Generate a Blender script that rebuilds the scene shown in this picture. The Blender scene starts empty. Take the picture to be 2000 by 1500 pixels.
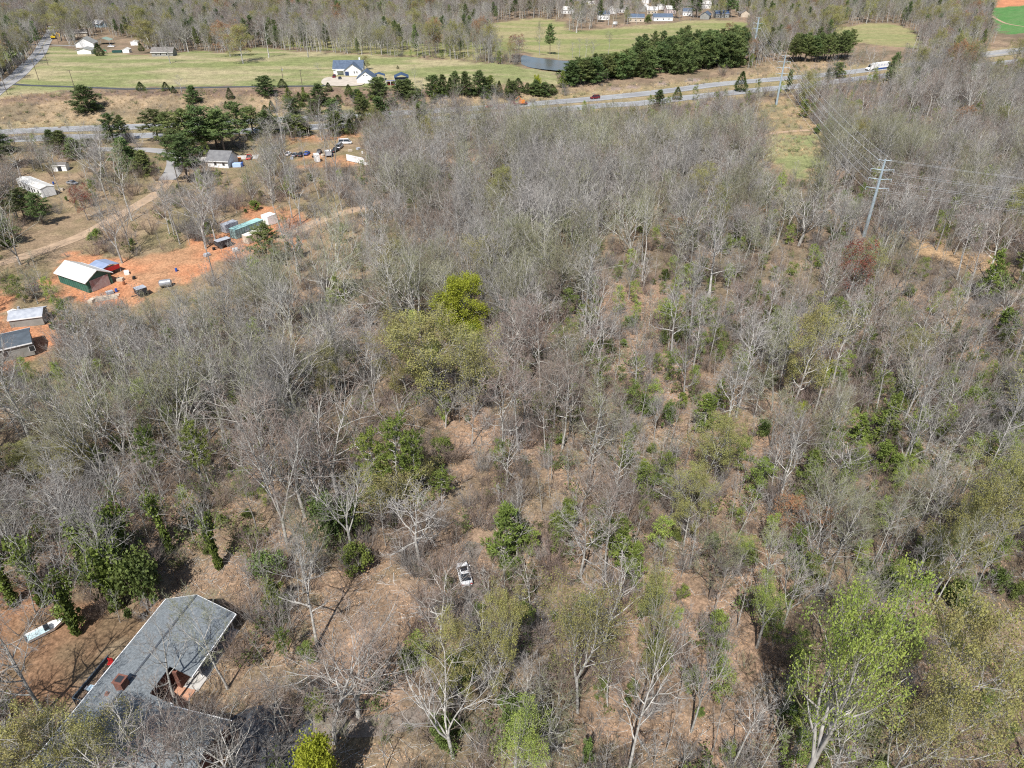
import bpy, math, random
import numpy as np
from mathutils import Vector, Matrix
random.seed(7)
SC = bpy.context.scene
COL = SC.collection
# ------------------------------------------------------------------ camera, sky, sun, exposure
CAMH, PITCH, FPX = 80.0, math.radians(32.8), 1388.0
cd = bpy.data.cameras.new('camera'); cam = bpy.data.objects.new('camera', cd); COL.objects.link(cam)
cam.location = (0, 0, CAMH); cam.rotation_euler = (math.pi/2 - PITCH, 0, 0)
cd.sensor_width = 36; cd.lens = FPX/2000*36; cd.clip_start = 1; cd.clip_end = 9000
SC.camera = cam
SUN_EL, SUN_AZ = math.radians(53), math.radians(15)      # sun behind the camera, a little to the left
world = bpy.data.worlds.new('World'); SC.world = world; world.use_nodes = True
wn = world.node_tree.nodes; wl = world.node_tree.links
sky = wn.new('ShaderNodeTexSky'); sky.sky_type = 'NISHITA'; sky.sun_disc = False
sky.sun_elevation = SUN_EL; sky.sun_rotation = math.pi + SUN_AZ; sky.air_density = 1.0; sky.dust_density = 1.0
wn['Background'].inputs[1].default_value = 0.085
wl.new(sky.outputs[0], wn['Background'].inputs[0])
sd = bpy.data.lights.new('sun', 'SUN'); sun = bpy.data.objects.new('sun', sd); COL.objects.link(sun)
sd.energy = 4.6; sd.angle = math.radians(0.5); sd.color = (1, 0.965, 0.92)
sdir = Vector((-math.sin(SUN_AZ)*math.cos(SUN_EL), -math.cos(SUN_AZ)*math.cos(SUN_EL), math.sin(SUN_EL)))
sun.rotation_euler = sdir.to_track_quat('Z', 'Y').to_euler(); sun.location = (-30, -60, 140)
vs = SC.view_settings; vs.view_transform = 'Standard'; vs.look = 'None'; vs.gamma = 1; vs.exposure = 0.47; vs.use_curve_mapping = False
SC.render.engine = 'CYCLES'
cy = SC.cycles; cy.max_bounces = 4; cy.diffuse_bounces = 2; cy.glossy_bounces = 2; cy.transmission_bounces = 2; cy.transparent_max_bounces = 4
cy.use_denoising = False; cy.filter_width = 1.15; cy.use_adaptive_sampling = False

# ------------------------------------------------------------------ materials
def mat(name, col, rough=0.8, var=0.0, scale=1.0, col2=None, metal=0.0, objvar=0.0, spec=0.3, coords='pos', bump=0.0, trans=0.0, huevar=0.0, detail=4):
    m = bpy.data.materials.new(name); m.use_nodes = True
    n = m.node_tree.nodes; l = m.node_tree.links; b = n['Principled BSDF']
    b.inputs['Roughness'].default_value = rough; b.inputs['Metallic'].default_value = metal
    b.inputs['Specular IOR Level'].default_value = spec
    c2 = col2 or tuple(max(0, c*(1-var)) for c in col)
    out = None
    if var > 0 or col2:
        no = n.new('ShaderNodeTexNoise'); no.inputs['Scale'].default_value = scale; no.inputs['Detail'].default_value = detail
        if coords == 'pos':
            g = n.new('ShaderNodeNewGeometry'); l.new(g.outputs['Position'], no.inputs['Vector'])
        else:
            t = n.new('ShaderNodeTexCoord'); l.new(t.outputs['Object'], no.inputs['Vector'])
        r = n.new('ShaderNodeValToRGB'); r.color_ramp.elements[0].position = 0.33; r.color_ramp.elements[1].position = 0.67
        r.color_ramp.elements[0].color = (*c2, 1); r.color_ramp.elements[1].color = (*col, 1)
        l.new(no.outputs['Fac'], r.inputs['Fac']); out = r.outputs['Color']
        if bump:
            bp = n.new('ShaderNodeBump'); bp.inputs['Strength'].default_value = bump; bp.inputs['Distance'].default_value = 0.1
            l.new(no.outputs['Fac'], bp.inputs['Height']); l.new(bp.outputs['Normal'], b.inputs['Normal'])
    if objvar or huevar:
        oi = n.new('ShaderNodeObjectInfo'); hs = n.new('ShaderNodeHueSaturation')
        mr = n.new('ShaderNodeMapRange'); mr.inputs['To Min'].default_value = 1-objvar; mr.inputs['To Max'].default_value = 1+objvar
        l.new(oi.outputs['Random'], mr.inputs['Value']); l.new(mr.outputs[0], hs.inputs['Value'])
        if huevar:
            ml = n.new('ShaderNodeMath'); ml.operation = 'MULTIPLY'; ml.inputs[1].default_value = 7.31
            fr = n.new('ShaderNodeMath'); fr.operation = 'FRACT'; l.new(oi.outputs['Random'], ml.inputs[0]); l.new(ml.outputs[0], fr.inputs[0])
            m2 = n.new('ShaderNodeMapRange'); m2.inputs['To Min'].default_value = 0.5-huevar; m2.inputs['To Max'].default_value = 0.5+huevar
            l.new(fr.outputs[0], m2.inputs['Value']); l.new(m2.outputs[0], hs.inputs['Hue'])
        if out is not None: l.new(out, hs.inputs['Color'])
        else: hs.inputs['Color'].default_value = (*col, 1)
        out = hs.outputs['Color']
    if out is not None: l.new(out, b.inputs['Base Color'])
    else: b.inputs['Base Color'].default_value = (*col, 1)
    if trans > 0:
        tr = n.new('ShaderNodeBsdfTranslucent'); mx = n.new('ShaderNodeMixShader'); mx.inputs[0].default_value = trans
        if out is not None: l.new(out, tr.inputs['Color'])
        else: tr.inputs['Color'].default_value = (*col, 1)
        l.new(b.outputs[0], mx.inputs[1]); l.new(tr.outputs[0], mx.inputs[2])
        l.new(mx.outputs[0], n['Material Output'].inputs['Surface'])
    return m
M = {}
M['bark'] = mat('pale_bark', (0.50, 0.48, 0.445), 0.9, scale=1.4, col2=(0.22, 0.21, 0.185), objvar=0.28, huevar=0.012, coords='obj')
M['bark_white'] = mat('white_bark', (0.53, 0.51, 0.47), 0.9, scale=1.6, col2=(0.27, 0.255, 0.23), objvar=0.1, coords='obj')
M['bark_dark'] = mat('dark_bark', (0.2, 0.16, 0.13), 0.95, scale=2.2, col2=(0.1, 0.08, 0.065), objvar=0.25, coords='obj')
M['twig'] = mat('grey_twigs', (0.30, 0.28, 0.262), 0.9, scale=0.22, col2=(0.19, 0.175, 0.16), objvar=0.32, huevar=0.012, coords='obj')
M['twig_brown'] = mat('brown_twigs', (0.27, 0.205, 0.17), 0.9, scale=0.3, col2=(0.16, 0.125, 0.105), objvar=0.25, huevar=0.01, coords='obj')
M['twig_olive'] = mat('olive_twigs', (0.27, 0.265, 0.155), 0.9, scale=0.3, col2=(0.175, 0.17, 0.11), objvar=0.25, huevar=0.02, coords='obj')
M['bud'] = mat('olive_buds', (0.34, 0.34, 0.105), 0.8, scale=0.25, col2=(0.27, 0.235, 0.10), objvar=0.15, huevar=0.012, trans=0.3, coords='obj')
M['rust_bud'] = mat('rust_buds', (0.38, 0.19, 0.10), 0.8, scale=0.3, col2=(0.28, 0.17, 0.09), objvar=0.1, trans=0.3, coords='obj')
M['red_bud'] = mat('red_buds', (0.27, 0.085, 0.055), 0.8, scale=0.4, col2=(0.19, 0.07, 0.05), trans=0.3, coords='obj')
M['lime'] = mat('lime_leaves', (0.41, 0.455, 0.05), 0.7, scale=0.5, col2=(0.29, 0.31, 0.035), trans=0.35, objvar=0.08, coords='obj')
M['fresh'] = mat('fresh_leaves', (0.41, 0.475, 0.11), 0.7, scale=0.5, col2=(0.24, 0.33, 0.07), trans=0.35, objvar=0.1, coords='obj')
M['pine'] = mat('pine_needles', (0.16, 0.205, 0.065), 0.75, scale=0.35, col2=(0.07, 0.10, 0.035), trans=0.15, objvar=0.35, huevar=0.025, coords='obj')
M['pine_bright'] = mat('bright_pine_needles', (0.20, 0.245, 0.05), 0.75, scale=0.6, col2=(0.10, 0.14, 0.03), trans=0.15, objvar=0.2, huevar=0.012, coords='obj')
M['cedar'] = mat('cedar_foliage', (0.115, 0.145, 0.045), 0.8, scale=0.8, col2=(0.06, 0.085, 0.03), trans=0.1, objvar=0.25, huevar=0.02, coords='obj')
M['privet'] = mat('evergreen_leaves', (0.20, 0.25, 0.065), 0.6, scale=0.6, col2=(0.075, 0.105, 0.03), trans=0.2, objvar=0.3, huevar=0.02, coords='obj')
M['ivy'] = mat('ivy_leaves', (0.21, 0.265, 0.055), 0.55, scale=0.5, col2=(0.06, 0.09, 0.022), trans=0.2, objvar=0.2, coords='obj')
def paint(name, c, rough=0.5, metal=0.0, var=0.12, scale=0.8, **k): return mat(name, c, rough, var=var, scale=scale, metal=metal, **k)
M['white'] = paint('white_paint', (0.8, 0.8, 0.79), 0.45, var=0.06)
M['car_white'] = paint('white_car_paint', (0.82, 0.82, 0.82), 0.25, spec=0.5, var=0.03)
M['glass'] = mat('dark_glass', (0.02, 0.024, 0.03), 0.12, spec=0.6)
M['tyre'] = mat('black_rubber', (0.02, 0.02, 0.02), 0.85)
M['red'] = paint('red_paint', (0.5, 0.03, 0.03), 0.4)
M['maroon'] = paint('maroon_paint', (0.16, 0.02, 0.025), 0.35)
M['blue'] = paint('blue_paint', (0.03, 0.09, 0.35), 0.45)
M['silver'] = paint('silver_paint', (0.4, 0.41, 0.43), 0.35, metal=0.4)
M['dark'] = paint('charcoal_paint', (0.04, 0.043, 0.05), 0.5)
M['orange'] = paint('orange_paint', (0.7, 0.22, 0.03), 0.5)
M['yellow'] = paint('yellow_paint', (0.8, 0.55, 0.03), 0.5)
M['brick'] = mat('red_brick', (0.21, 0.095, 0.07), 0.9, scale=3, col2=(0.13, 0.06, 0.045))
M['shingle'] = mat('grey_shingles', (0.225, 0.25, 0.265), 0.9, scale=4.0, col2=(0.125, 0.14, 0.15), bump=0.2, detail=8)
M['shingle_blue'] = mat('slate_shingles', (0.10, 0.135, 0.19), 0.85, scale=0.9, col2=(0.07, 0.095, 0.14))
M['shingle_brown'] = mat('brown_shingles', (0.22, 0.2, 0.185), 0.9, scale=0.7, col2=(0.14, 0.13, 0.12))
M['metal_white'] = mat('white_metal_roof', (0.74, 0.73, 0.69), 0.45, scale=0.9, col2=(0.5, 0.48, 0.43))
M['green_wall'] = mat('green_metal_siding', (0.05, 0.16, 0.12), 0.5, scale=0.6, col2=(0.035, 0.11, 0.09))
M['teal'] = mat('teal_metal', (0.42, 0.66, 0.62), 0.5, scale=0.7, col2=(0.27, 0.45, 0.42))
M['teal_dark'] = mat('faded_teal_metal', (0.27, 0.39, 0.38), 0.6, scale=0.7, col2=(0.2, 0.3, 0.3))
M['grey_metal'] = mat('grey_metal', (0.45, 0.47, 0.5), 0.5, scale=0.8, col2=(0.3, 0.32, 0.36))
M['pole_metal'] = mat('galvanised_steel', (0.36, 0.43, 0.47), 0.5, scale=0.5, col2=(0.28, 0.34, 0.37), metal=0.1)
M['blue_metal'] = mat('blue_metal_roof', (0.3, 0.36, 0.5), 0.45, scale=0.5, col2=(0.22, 0.28, 0.4))
M['carport_blue'] = mat('dark_blue_metal', (0.05, 0.085, 0.16), 0.5, scale=0.5, col2=(0.035, 0.06, 0.12))
M['green_roof'] = mat('pale_green_roof', (0.28, 0.36, 0.3), 0.6, scale=0.5, col2=(0.2, 0.27, 0.22))
M['grey_siding'] = mat('grey_siding', (0.3, 0.3, 0.28), 0.8, scale=0.6, col2=(0.22, 0.22, 0.2))
M['tan_siding'] = mat('tan_siding', (0.55, 0.48, 0.38), 0.8, scale=0.6, col2=(0.45, 0.38, 0.3))
M['wood'] = mat('weathered_wood', (0.28, 0.2, 0.14), 0.9, scale=1.5, col2=(0.16, 0.11, 0.08))
M['pole_wood'] = mat('pole_wood', (0.16, 0.13, 0.10), 0.9, scale=1.0, col2=(0.1, 0.08, 0.065))
M['wire'] = mat('aluminium_wire', (0.62, 0.64, 0.66), 0.5)
M['concrete'] = mat('concrete', (0.52, 0.5, 0.47), 0.9, scale=0.25, col2=(0.42, 0.4, 0.37))
M['highway'] = mat('pale_highway_surface', (0.31, 0.315, 0.315), 0.9, scale=0.06, col2=(0.24, 0.24, 0.245))
M['asphalt'] = mat('worn_asphalt', (0.36, 0.35, 0.34), 0.9, scale=0.1, col2=(0.28, 0.275, 0.27))
M['asphalt_dark'] = mat('dark_asphalt', (0.085, 0.09, 0.10), 0.85, scale=0.4, col2=(0.055, 0.06, 0.068))
M['line'] = mat('road_paint', (0.8, 0.8, 0.76), 0.7)
M['dirt_track'] = mat('tan_dirt', (0.46, 0.33, 0.22), 0.95, scale=0.35, col2=(0.33, 0.24, 0.16))
M['patio'] = mat('terracotta_patio', (0.56, 0.30, 0.19), 0.85, scale=1.2, col2=(0.42, 0.23, 0.15))
M['water'] = mat('pond_water', (0.09, 0.10, 0.105), 0.2, scale=0.05, col2=(0.10, 0.09, 0.075), spec=0.35)
M['creek'] = mat('green_creek_water', (0.10, 0.105, 0.06), 0.3, scale=0.25, col2=(0.06, 0.07, 0.04), spec=0.3)
M['fabric_black'] = mat('black_fence_fabric', (0.045, 0.032, 0.028), 0.9)

# ------------------------------------------------------------------ terrain and pixel -> ground
def ray(px, py):
    u = (px-1000)/FPX; v = (750-py)/FPX
    return u, math.cos(PITCH)+v*math.sin(PITCH), -math.sin(PITCH)+v*math.cos(PITCH)
def plane(px, py, z=0.0):
    a, b, c = ray(px, py); k = (z-CAMH)/c
    return a*k, b*k
def project(x, y, z):
    zz = z-CAMH; d = y*math.cos(PITCH)-zz*math.sin(PITCH); up = y*math.sin(PITCH)+zz*math.cos(PITCH)
    return 1000+FPX*x/d, 750-FPX*up/d
HWN_PX = [(-400, 285), (25, 257), (280, 247), (600, 231), (925, 212), (1025, 204), (1150, 194), (1250, 184), (1325, 175), (1400, 165), (1500, 156), (1582, 149), (1650, 142), (1757, 129), (1850, 117), (1925, 107), (2000, 98), (2200, 76)]
HWS_PX = [(-400, 302), (40, 272), (295, 265), (600, 249), (925, 228), (1170, 207), (1250, 202), (1350, 190), (1500, 174), (1552, 169), (1675, 154), (1800, 140), (1925, 127), (2000, 118), (2200, 95)]
HWN = np.array([plane(*p) for p in HWN_PX]); HWS = np.array([plane(*p) for p in HWS_PX])
def sstep(x, a, b):
    t = np.clip((x-a)/(b-a), 0, 1); return t*t*(3-2*t)
def terrain(x, y):
    x = np.asarray(x, float); y = np.asarray(y, float)
    hy = np.interp(x, HWN[:, 0], HWN[:, 1]); d = y-hy
    r = sstep(x, -40, 90)
    rise = 6.5*(1-r)+2.2*r
    h = rise*sstep(d, 9, 9+(34*(1-r)+22*r))*(1-sstep(d, 150*(1-r)+45*r, 300*(1-r)+95*r))
    near = sstep(y, 30, 90)*(1-sstep(y, 300, 340))
    h = h + near*(0.7*np.sin(x*0.035+1.3)*np.cos(y*0.041)+0.35*np.sin(x*0.09+y*0.05))
    # gentle gully where the creek runs
    cyy = np.interp(x, [-170, -110, -62, -50, -40, 0], [60, 92, 118, 150, 190, 230])
    h = h-1.1*np.exp(-((y-cyy)/7.0)**2)*(x < 0)*sstep(x, -60, -50)*0 - 0.0
    far = sstep(y, 700, 1000)
    return h + far*(2.5*np.sin(x*0.008+0.6)+2.0*np.sin(y*0.011))
def tz(x, y): return float(terrain(x, y))
def P(px, py, dz=0.0):
    """the ground point seen at a photo pixel"""
    z = 0.0
    for _ in range(14):
        x, y = plane(px, py, z+dz); z = 0.5*z+0.5*tz(x, y)
    x, y = plane(px, py, tz(x, y)+dz)
    return Vector((x, y, tz(x, y)))
def height_at(y, py):
    """world z seen at photo row py at ground distance y"""
    a, b, c = ray(1000, py); return CAMH + y*c/b
def inpoly(px, py, poly):
    px = np.asarray(px, float); py = np.asarray(py, float); r = np.zeros(px.shape, bool)
    n = len(poly); j = n-1
    for i in range(n):
        xi, yi = poly[i]; xj, yj = poly[j]
        if yi != yj:
            c = ((yi > py) != (yj > py)) & (px < (xj-xi)*(py-yi)/(yj-yi)+xi); r ^= c
        j = i
    return r
def vnoise(x, y, s, seed=0):
    x = x*s+seed*13.7; y = y*s-seed*7.3
    xi = np.floor(x); yi = np.floor(y); fx = x-xi; fy = y-yi; fx = fx*fx*(3-2*fx); fy = fy*fy*(3-2*fy)
    def h(a, b):
        v = np.sin(a*127.1+b*311.7+seed*17.0)*43758.5453; return v-np.floor(v)
    return (h(xi, yi)*(1-fx)+h(xi+1, yi)*fx)*(1-fy)+(h(xi, yi+1)*(1-fx)+h(xi+1, yi+1)*fx)*fy

# regions in photo pixels (where the ground is seen)
YARD = [(-300, 275), (0, 272), (300, 285), (420, 262), (560, 262), (740, 262), (745, 300), (700, 330), (640, 345), (700, 395), (760, 400), (760, 425), (640, 500), (560, 520), (480, 560), (400, 600), (200, 700), (120, 760), (0, 800), (-400, 900)]
BANK = [(-400, 195), (0, 186), (70, 182), (130, 179), (500, 176), (850, 180), (1000, 178), (1080, 172), (1200, 165), (1300, 160), (1440, 148), (1500, 122), (1640, 112), (1660, 132), (1582, 146), (1500, 153), (1400, 162), (1250, 181), (1025, 201), (850, 213), (600, 229), (280, 244), (0, 255), (-400, 280)]
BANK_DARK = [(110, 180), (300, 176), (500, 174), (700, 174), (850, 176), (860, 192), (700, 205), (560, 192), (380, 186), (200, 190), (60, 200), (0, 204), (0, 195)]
GRAVELW = [(1180, 176), (1440, 148), (1450, 156), (1300, 176), (1180, 188)]
SPORT = [(-300, 84), (0, 84), (52, 90), (40, 112), (0, 140), (-300, 230)]
MEADOW = [(100, 90), (160, 99), (240, 104), (300, 110), (380, 98), (440, 104), (500, 93), (560, 99), (700, 107), (900, 118), (1000, 128), (1090, 140), (1090, 168), (1000, 162), (850, 168), (760, 172), (500, 168), (250, 172), (130, 176), (60, 182), (0, 190), (-200, 200), (-200, 190), (0, 183), (35, 158), (75, 112)]
MEADOW_FAR = [(490, 50), (560, 46), (740, 42), (900, 44), (1000, 56), (1010, 110), (980, 119), (700, 104), (560, 93)]
PASTURE = [(960, 45), (1050, 35), (1095, 42), (1110, 62), (1160, 58), (1250, 50), (1390, 38), (1460, 44), (1466, 56), (1430, 66), (1340, 80), (1250, 100), (1180, 114), (1100, 118), (1035, 108), (1000, 90), (960, 62)]
PASTURE2 = [(1615, 56), (1700, 46), (1745, 45), (1790, 66), (1800, 95), (1740, 90), (1640, 80)]
LAWN_RIGHT = [(1930, 14), (2000, 11), (2120, 10), (2120, 60), (2010, 62), (1960, 68), (1940, 40)]
CLAY_RIGHT = [(1900, -12), (2150, -12), (2150, 8), (2000, 11), (1938, 14)]
CORRIDOR = [(1478, 200), (1545, 186), (1570, 225), (1600, 262), (1618, 300), (1610, 345), (1560, 352), (1500, 320), (1478, 270)]
CORR_GREEN = [(1484, 268), (1590, 262), (1612, 320), (1590, 345), (1530, 342), (1490, 300)]
RIDGE_R = [(1750, 476), (1800, 468), (1860, 478), (1930, 500), (1996, 530), (1985, 545), (1900, 520), (1820, 500), (1760, 500)]
CLAY1 = [(92, 515), (130, 500), (180, 494), (235, 512), (300, 522), (345, 512), (400, 480), (440, 450), (500, 462), (560, 470), (540, 500), (430, 506), (360, 520), (330, 545), (300, 575), (250, 596), (190, 605), (140, 588), (100, 560)]
CLAY2 = [(-200, 575), (0, 578), (22, 590), (18, 645), (-200, 680)]
CLAY3 = [(-60, 655), (40, 622), (115, 650), (112, 680), (60, 712), (20, 740), (-60, 740)]
CLAY4 = [(560, 268), (640, 262), (725, 258), (728, 268), (640, 274), (565, 280)]
CLAY5 = [(590, 305), (700, 302), (690, 325), (600, 330)]
CLAY6 = [(440, 398), (560, 405), (620, 430), (590, 470), (540, 490), (520, 440), (470, 430)]
CLAY7 = [(230, 505), (300, 500), (360, 480), (420, 450), (440, 470), (440, 500), (380, 540), (300, 580), (240, 580)]
HOUSE_YARD = [(-200, 1180), (60, 1160), (180, 1160), (330, 1200), (200, 1330), (120, 1440), (-200, 1600)]
LITTER_BRIGHT = [[(590, 1120), (780, 1130), (870, 1180), (840, 1330), (640, 1360), (560, 1250)], [(380, 1110), (520, 1080), (560, 1200), (480, 1330), (440, 1180)], [(850, 800), (960, 790), (1000, 860), (920, 920), (850, 880)], [(1180, 1180), (1480, 1100), (1500, 1500), (1100, 1500)], [(1000, 600), (1360, 560), (1400, 760), (1100, 800)], [(1320, 880), (1500, 860), (1560, 1100), (1400, 1200)]]

def build_ground():
    ys = [-70.0]
    while ys[-1] < 4200:
        y = ys[-1]; ys.append(y+max(1.2, min(60, 0.0115*(y+40)*(1 if y < 1250 else 4))))
    ys = np.array(ys); NX = 331
    t = np.linspace(-1, 1, NX)
    X = t[None, :]*(125+0.92*(ys[:, None]+70)); Y = np.repeat(ys[:, None], NX, 1)
    Z = terrain(X, Y)
    # region lookup with ragged edges
    jx = (vnoise(X, Y, 0.11, 3)-0.5)*9+(vnoise(X, Y, 0.4, 4)-0.5)*5; jy = (vnoise(X, Y, 0.12, 5)-0.5)*9+(vnoise(X, Y, 0.45, 6)-0.5)*5
    px, py = project(X+jx, np.maximum(Y+jy, 1), Z)
    px = np.where(Y < 5, 1e5, px)
    n1 = vnoise(X, Y, 0.045, 1)*0.6+vnoise(X, Y, 0.17, 2)*0.4; n2 = vnoise(X, Y, 0.08, 8)*0.5+vnoise(X, Y, 0.35, 9)*0.5
    C = np.empty(X.shape+(3,))
    def mix(a, b, f): return np.array(a)[None, None]*(1-f[..., None])+np.array(b)[None, None]*f[..., None]
    f1 = sstep(n1, 0.3, 0.7); f2 = sstep(n2, 0.3, 0.75)
    C[:] = mix((0.20, 0.15, 0.105), (0.34, 0.24, 0.165), f1)
    C = C*(1-0.35*f2[..., None])+0.35*f2[..., None]*np.array((0.17, 0.16, 0.085))
    R = np.zeros(X.shape, int)
    def reg(poly, a, b, rid=None, f=None):
        k = inpoly(px, py, poly); c = mix(a, b, f2 if f is None else f); C[k] = c[k]
        if rid is not None: R[k] = rid
    for p in LITTER_BRIGHT: reg(p, (0.385, 0.26, 0.175), (0.26, 0.185, 0.125))
    reg(YARD, (0.31, 0.225, 0.145), (0.235, 0.195, 0.105))
    reg(BANK, (0.38, 0.28, 0.175), (0.215, 0.17, 0.11), 2, sstep(vnoise(X, Y*1.6, 0.06, 15)*0.55+vnoise(X, Y, 0.25, 16)*0.45, 0.35, 0.6))
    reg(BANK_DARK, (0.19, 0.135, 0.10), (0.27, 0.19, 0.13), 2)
    reg(GRAVELW, (0.36, 0.29, 0.27), (0.33, 0.25, 0.21), 2)
    streak = sstep(vnoise(X, Y*3.2, 0.02, 11)*0.45+vnoise(X+Y, Y*4, 0.06, 12)*0.25+vnoise(X, Y*5, 0.035, 13)*0.3, 0.36, 0.62)
    reg(MEADOW, (0.235, 0.255, 0.105), (0.40, 0.345, 0.20), 1, streak)
    reg(SPORT, (0.19, 0.25, 0.07), (0.26, 0.27, 0.10), 1, streak)
    reg(MEADOW_FAR, (0.22, 0.24, 0.09), (0.30, 0.27, 0.13), 1, streak)
    reg(PASTURE, (0.24, 0.26, 0.10), (0.36, 0.31, 0.165), 1, streak)
    reg(PASTURE2, (0.27, 0.28, 0.12), (0.34, 0.3, 0.15), 1, streak)
    reg(LAWN_RIGHT, (0.10, 0.24, 0.07), (0.14, 0.25, 0.09), 1)
    reg(CLAY_RIGHT, (0.62, 0.27, 0.14), (0.5, 0.22, 0.12), 3)
    reg(CORRIDOR, (0.40, 0.29, 0.17), (0.25, 0.22, 0.12), 1)
    reg(CORR_GREEN, (0.25, 0.27, 0.12), (0.32, 0.28, 0.15), 1)
    reg(RIDGE_R, (0.46, 0.31, 0.18), (0.38, 0.26, 0.15), 1)
    for p in (CLAY1, CLAY2, CLAY3, CLAY6, CLAY7): reg(p, (0.55, 0.25, 0.13), (0.44, 0.25, 0.14), 3)
    for p in (CLAY4, CLAY5): reg(p, (0.50, 0.26, 0.14), (0.34, 0.22, 0.12), 3)
    reg(HOUSE_YARD, (0.30, 0.17, 0.10), (0.20, 0.14, 0.085))
    # mown shoulders and median by the highway
    hyn = np.interp(X, HWN[:, 0], HWN[:, 1]); hys = np.interp(X, HWS[:, 0], HWS[:, 1])
    k = (Y < hyn+16) & (Y > hys-14); c = mix((0.30, 0.25, 0.13), (0.36, 0.28, 0.17), f2); C[k] = c[k]; R[k & (R == 0)] = 2
    nv = X.size; V = np.stack([X, Y, Z], -1).reshape(-1, 3)
    idx = np.arange(nv).reshape(X.shape)
    Q = np.stack([idx[:-1, :-1], idx[:-1, 1:], idx[1:, 1:], idx[1:, :-1]], -1).reshape(-1, 4)
    FR = R[:-1, :-1].reshape(-1)
    m = bpy.data.materials.new('ground_cover'); m.use_nodes = True
    n = m.node_tree.nodes; l = m.node_tree.links; b = n['Principled BSDF']; b.inputs['Roughness'].default_value = 0.95; b.inputs['Specular IOR Level'].default_value = 0.1
    at = n.new('ShaderNodeAttribute'); at.attribute_name = 'cover'; g = n.new('ShaderNodeNewGeometry')
    def tex(kind, sc, det=6):
        a = n.new(kind); a.inputs['Scale'].default_value = sc
        if det and 'Detail' in a.inputs: a.inputs['Detail'].default_value = det
        l.new(g.outputs['Position'], a.inputs['Vector']); return a
    a = tex('ShaderNodeTexNoise', 1.6, 8); a.inputs['Roughness'].default_value = 0.75
    v = tex('ShaderNodeTexVoronoi', 3.2, 0); big = tex('ShaderNodeTexNoise', 0.25, 5)
    def rng(sock, lo, hi, fmin=0.3, fmax=0.7):
        r = n.new('ShaderNodeMapRange'); r.inputs['From Min'].default_value = fmin; r.inputs['From Max'].default_value = fmax
        r.inputs['To Min'].default_value = lo; r.inputs['To Max'].default_value = hi; l.new(sock, r.inputs['Value']); return r.outputs[0]
    mu = n.new('ShaderNodeMath'); mu.operation = 'MULTIPLY'; l.new(rng(a.outputs['Fac'], 0.42, 1.5), mu.inputs[0]); l.new(rng(big.outputs['Fac'], 0.8, 1.2), mu.inputs[1])  # strong speckle: leaf litter plus twig shadows put into the colour
    mu2 = n.new('ShaderNodeMath'); mu2.operation = 'MULTIPLY'; l.new(mu.outputs[0], mu2.inputs[0]); l.new(rng(v.outputs['Distance'], 1.12, 0.78, 0.0, 0.8), mu2.inputs[1])
    mx = n.new('ShaderNodeVectorMath'); mx.operation = 'SCALE'; l.new(at.outputs['Color'], mx.inputs[0]); l.new(mu2.outputs[0], mx.inputs['Scale'])
    l.new(mx.outputs[0], b.inputs['Base Color'])
    bp = n.new('ShaderNodeBump'); bp.inputs['Strength'].default_value = 0.6; bp.inputs['Distance'].default_value = 0.25; l.new(a.outputs['Fac'], bp.inputs['Height']); l.new(bp.outputs['Normal'], b.inputs['Normal'])
    Cf = C.reshape(-1, 3)
    for rid, nm in ((0, 'ground'), (1, 'grass_field'), (2, 'embankment'), (3, 'clay_ground')):
        q = Q[FR == rid]
        if not len(q): continue
        u, inv = np.unique(q, return_inverse=True); inv = inv.reshape(q.shape)
        me = bpy.data.meshes.new(nm); me.vertices.add(len(u)); me.vertices.foreach_set('co', V[u].astype(np.float32).ravel())
        me.loops.add(len(q)*4); me.loops.foreach_set('vertex_index', inv.ravel().astype(np.int32))
        me.polygons.add(len(q)); me.polygons.foreach_set('loop_start', np.arange(0, len(q)*4, 4, dtype=np.int32)); me.polygons.foreach_set('use_smooth', np.ones(len(q), bool))
        me.update(); me.validate()
        ca = me.color_attributes.new('cover', 'FLOAT_COLOR', 'POINT'); ca.data.foreach_set('color', np.concatenate([Cf[u], np.ones((len(u), 1))], 1).astype(np.float32).ravel())
        me.materials.append(m); o = bpy.data.objects.new(nm, me); COL.objects.link(o); o['kind'] = 'structure'
build_ground()

# ------------------------------------------------------------------ mesh helpers
def obj(name, V, F, mats, parent=None, mi=None, smooth=False, loc=None, link=True):
    me = bpy.data.meshes.new(name); me.from_pydata([tuple(v) for v in V], [], F)
    for m in (mats if isinstance(mats, (list, tuple)) else [mats]): me.materials.append(m)
    if mi is not None: me.polygons.foreach_set('material_index', np.array(mi, np.int32))
    if smooth: me.polygons.foreach_set('use_smooth', np.ones(len(F), bool))
    me.update()
    o = bpy.data.objects.new(name, me)
    if link: COL.objects.link(o)
    if parent is not None: o.parent = parent
    if loc is not None: o.location = loc
    return o
def tag(o, label=None, cat=None, group=None, kind=None):
    if label: o['label'] = label
    if cat: o['category'] = cat
    if group: o['group'] = group
    if kind: o['kind'] = kind
    return o
def empty(name, loc, rz=0.0, label=None, cat=None, group=None):
    o = bpy.data.objects.new(name, None); COL.objects.link(o); o.location = loc; o.rotation_euler = (0, 0, rz); o.empty_display_size = 0.5
    return tag(o, label, cat, group)
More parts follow.
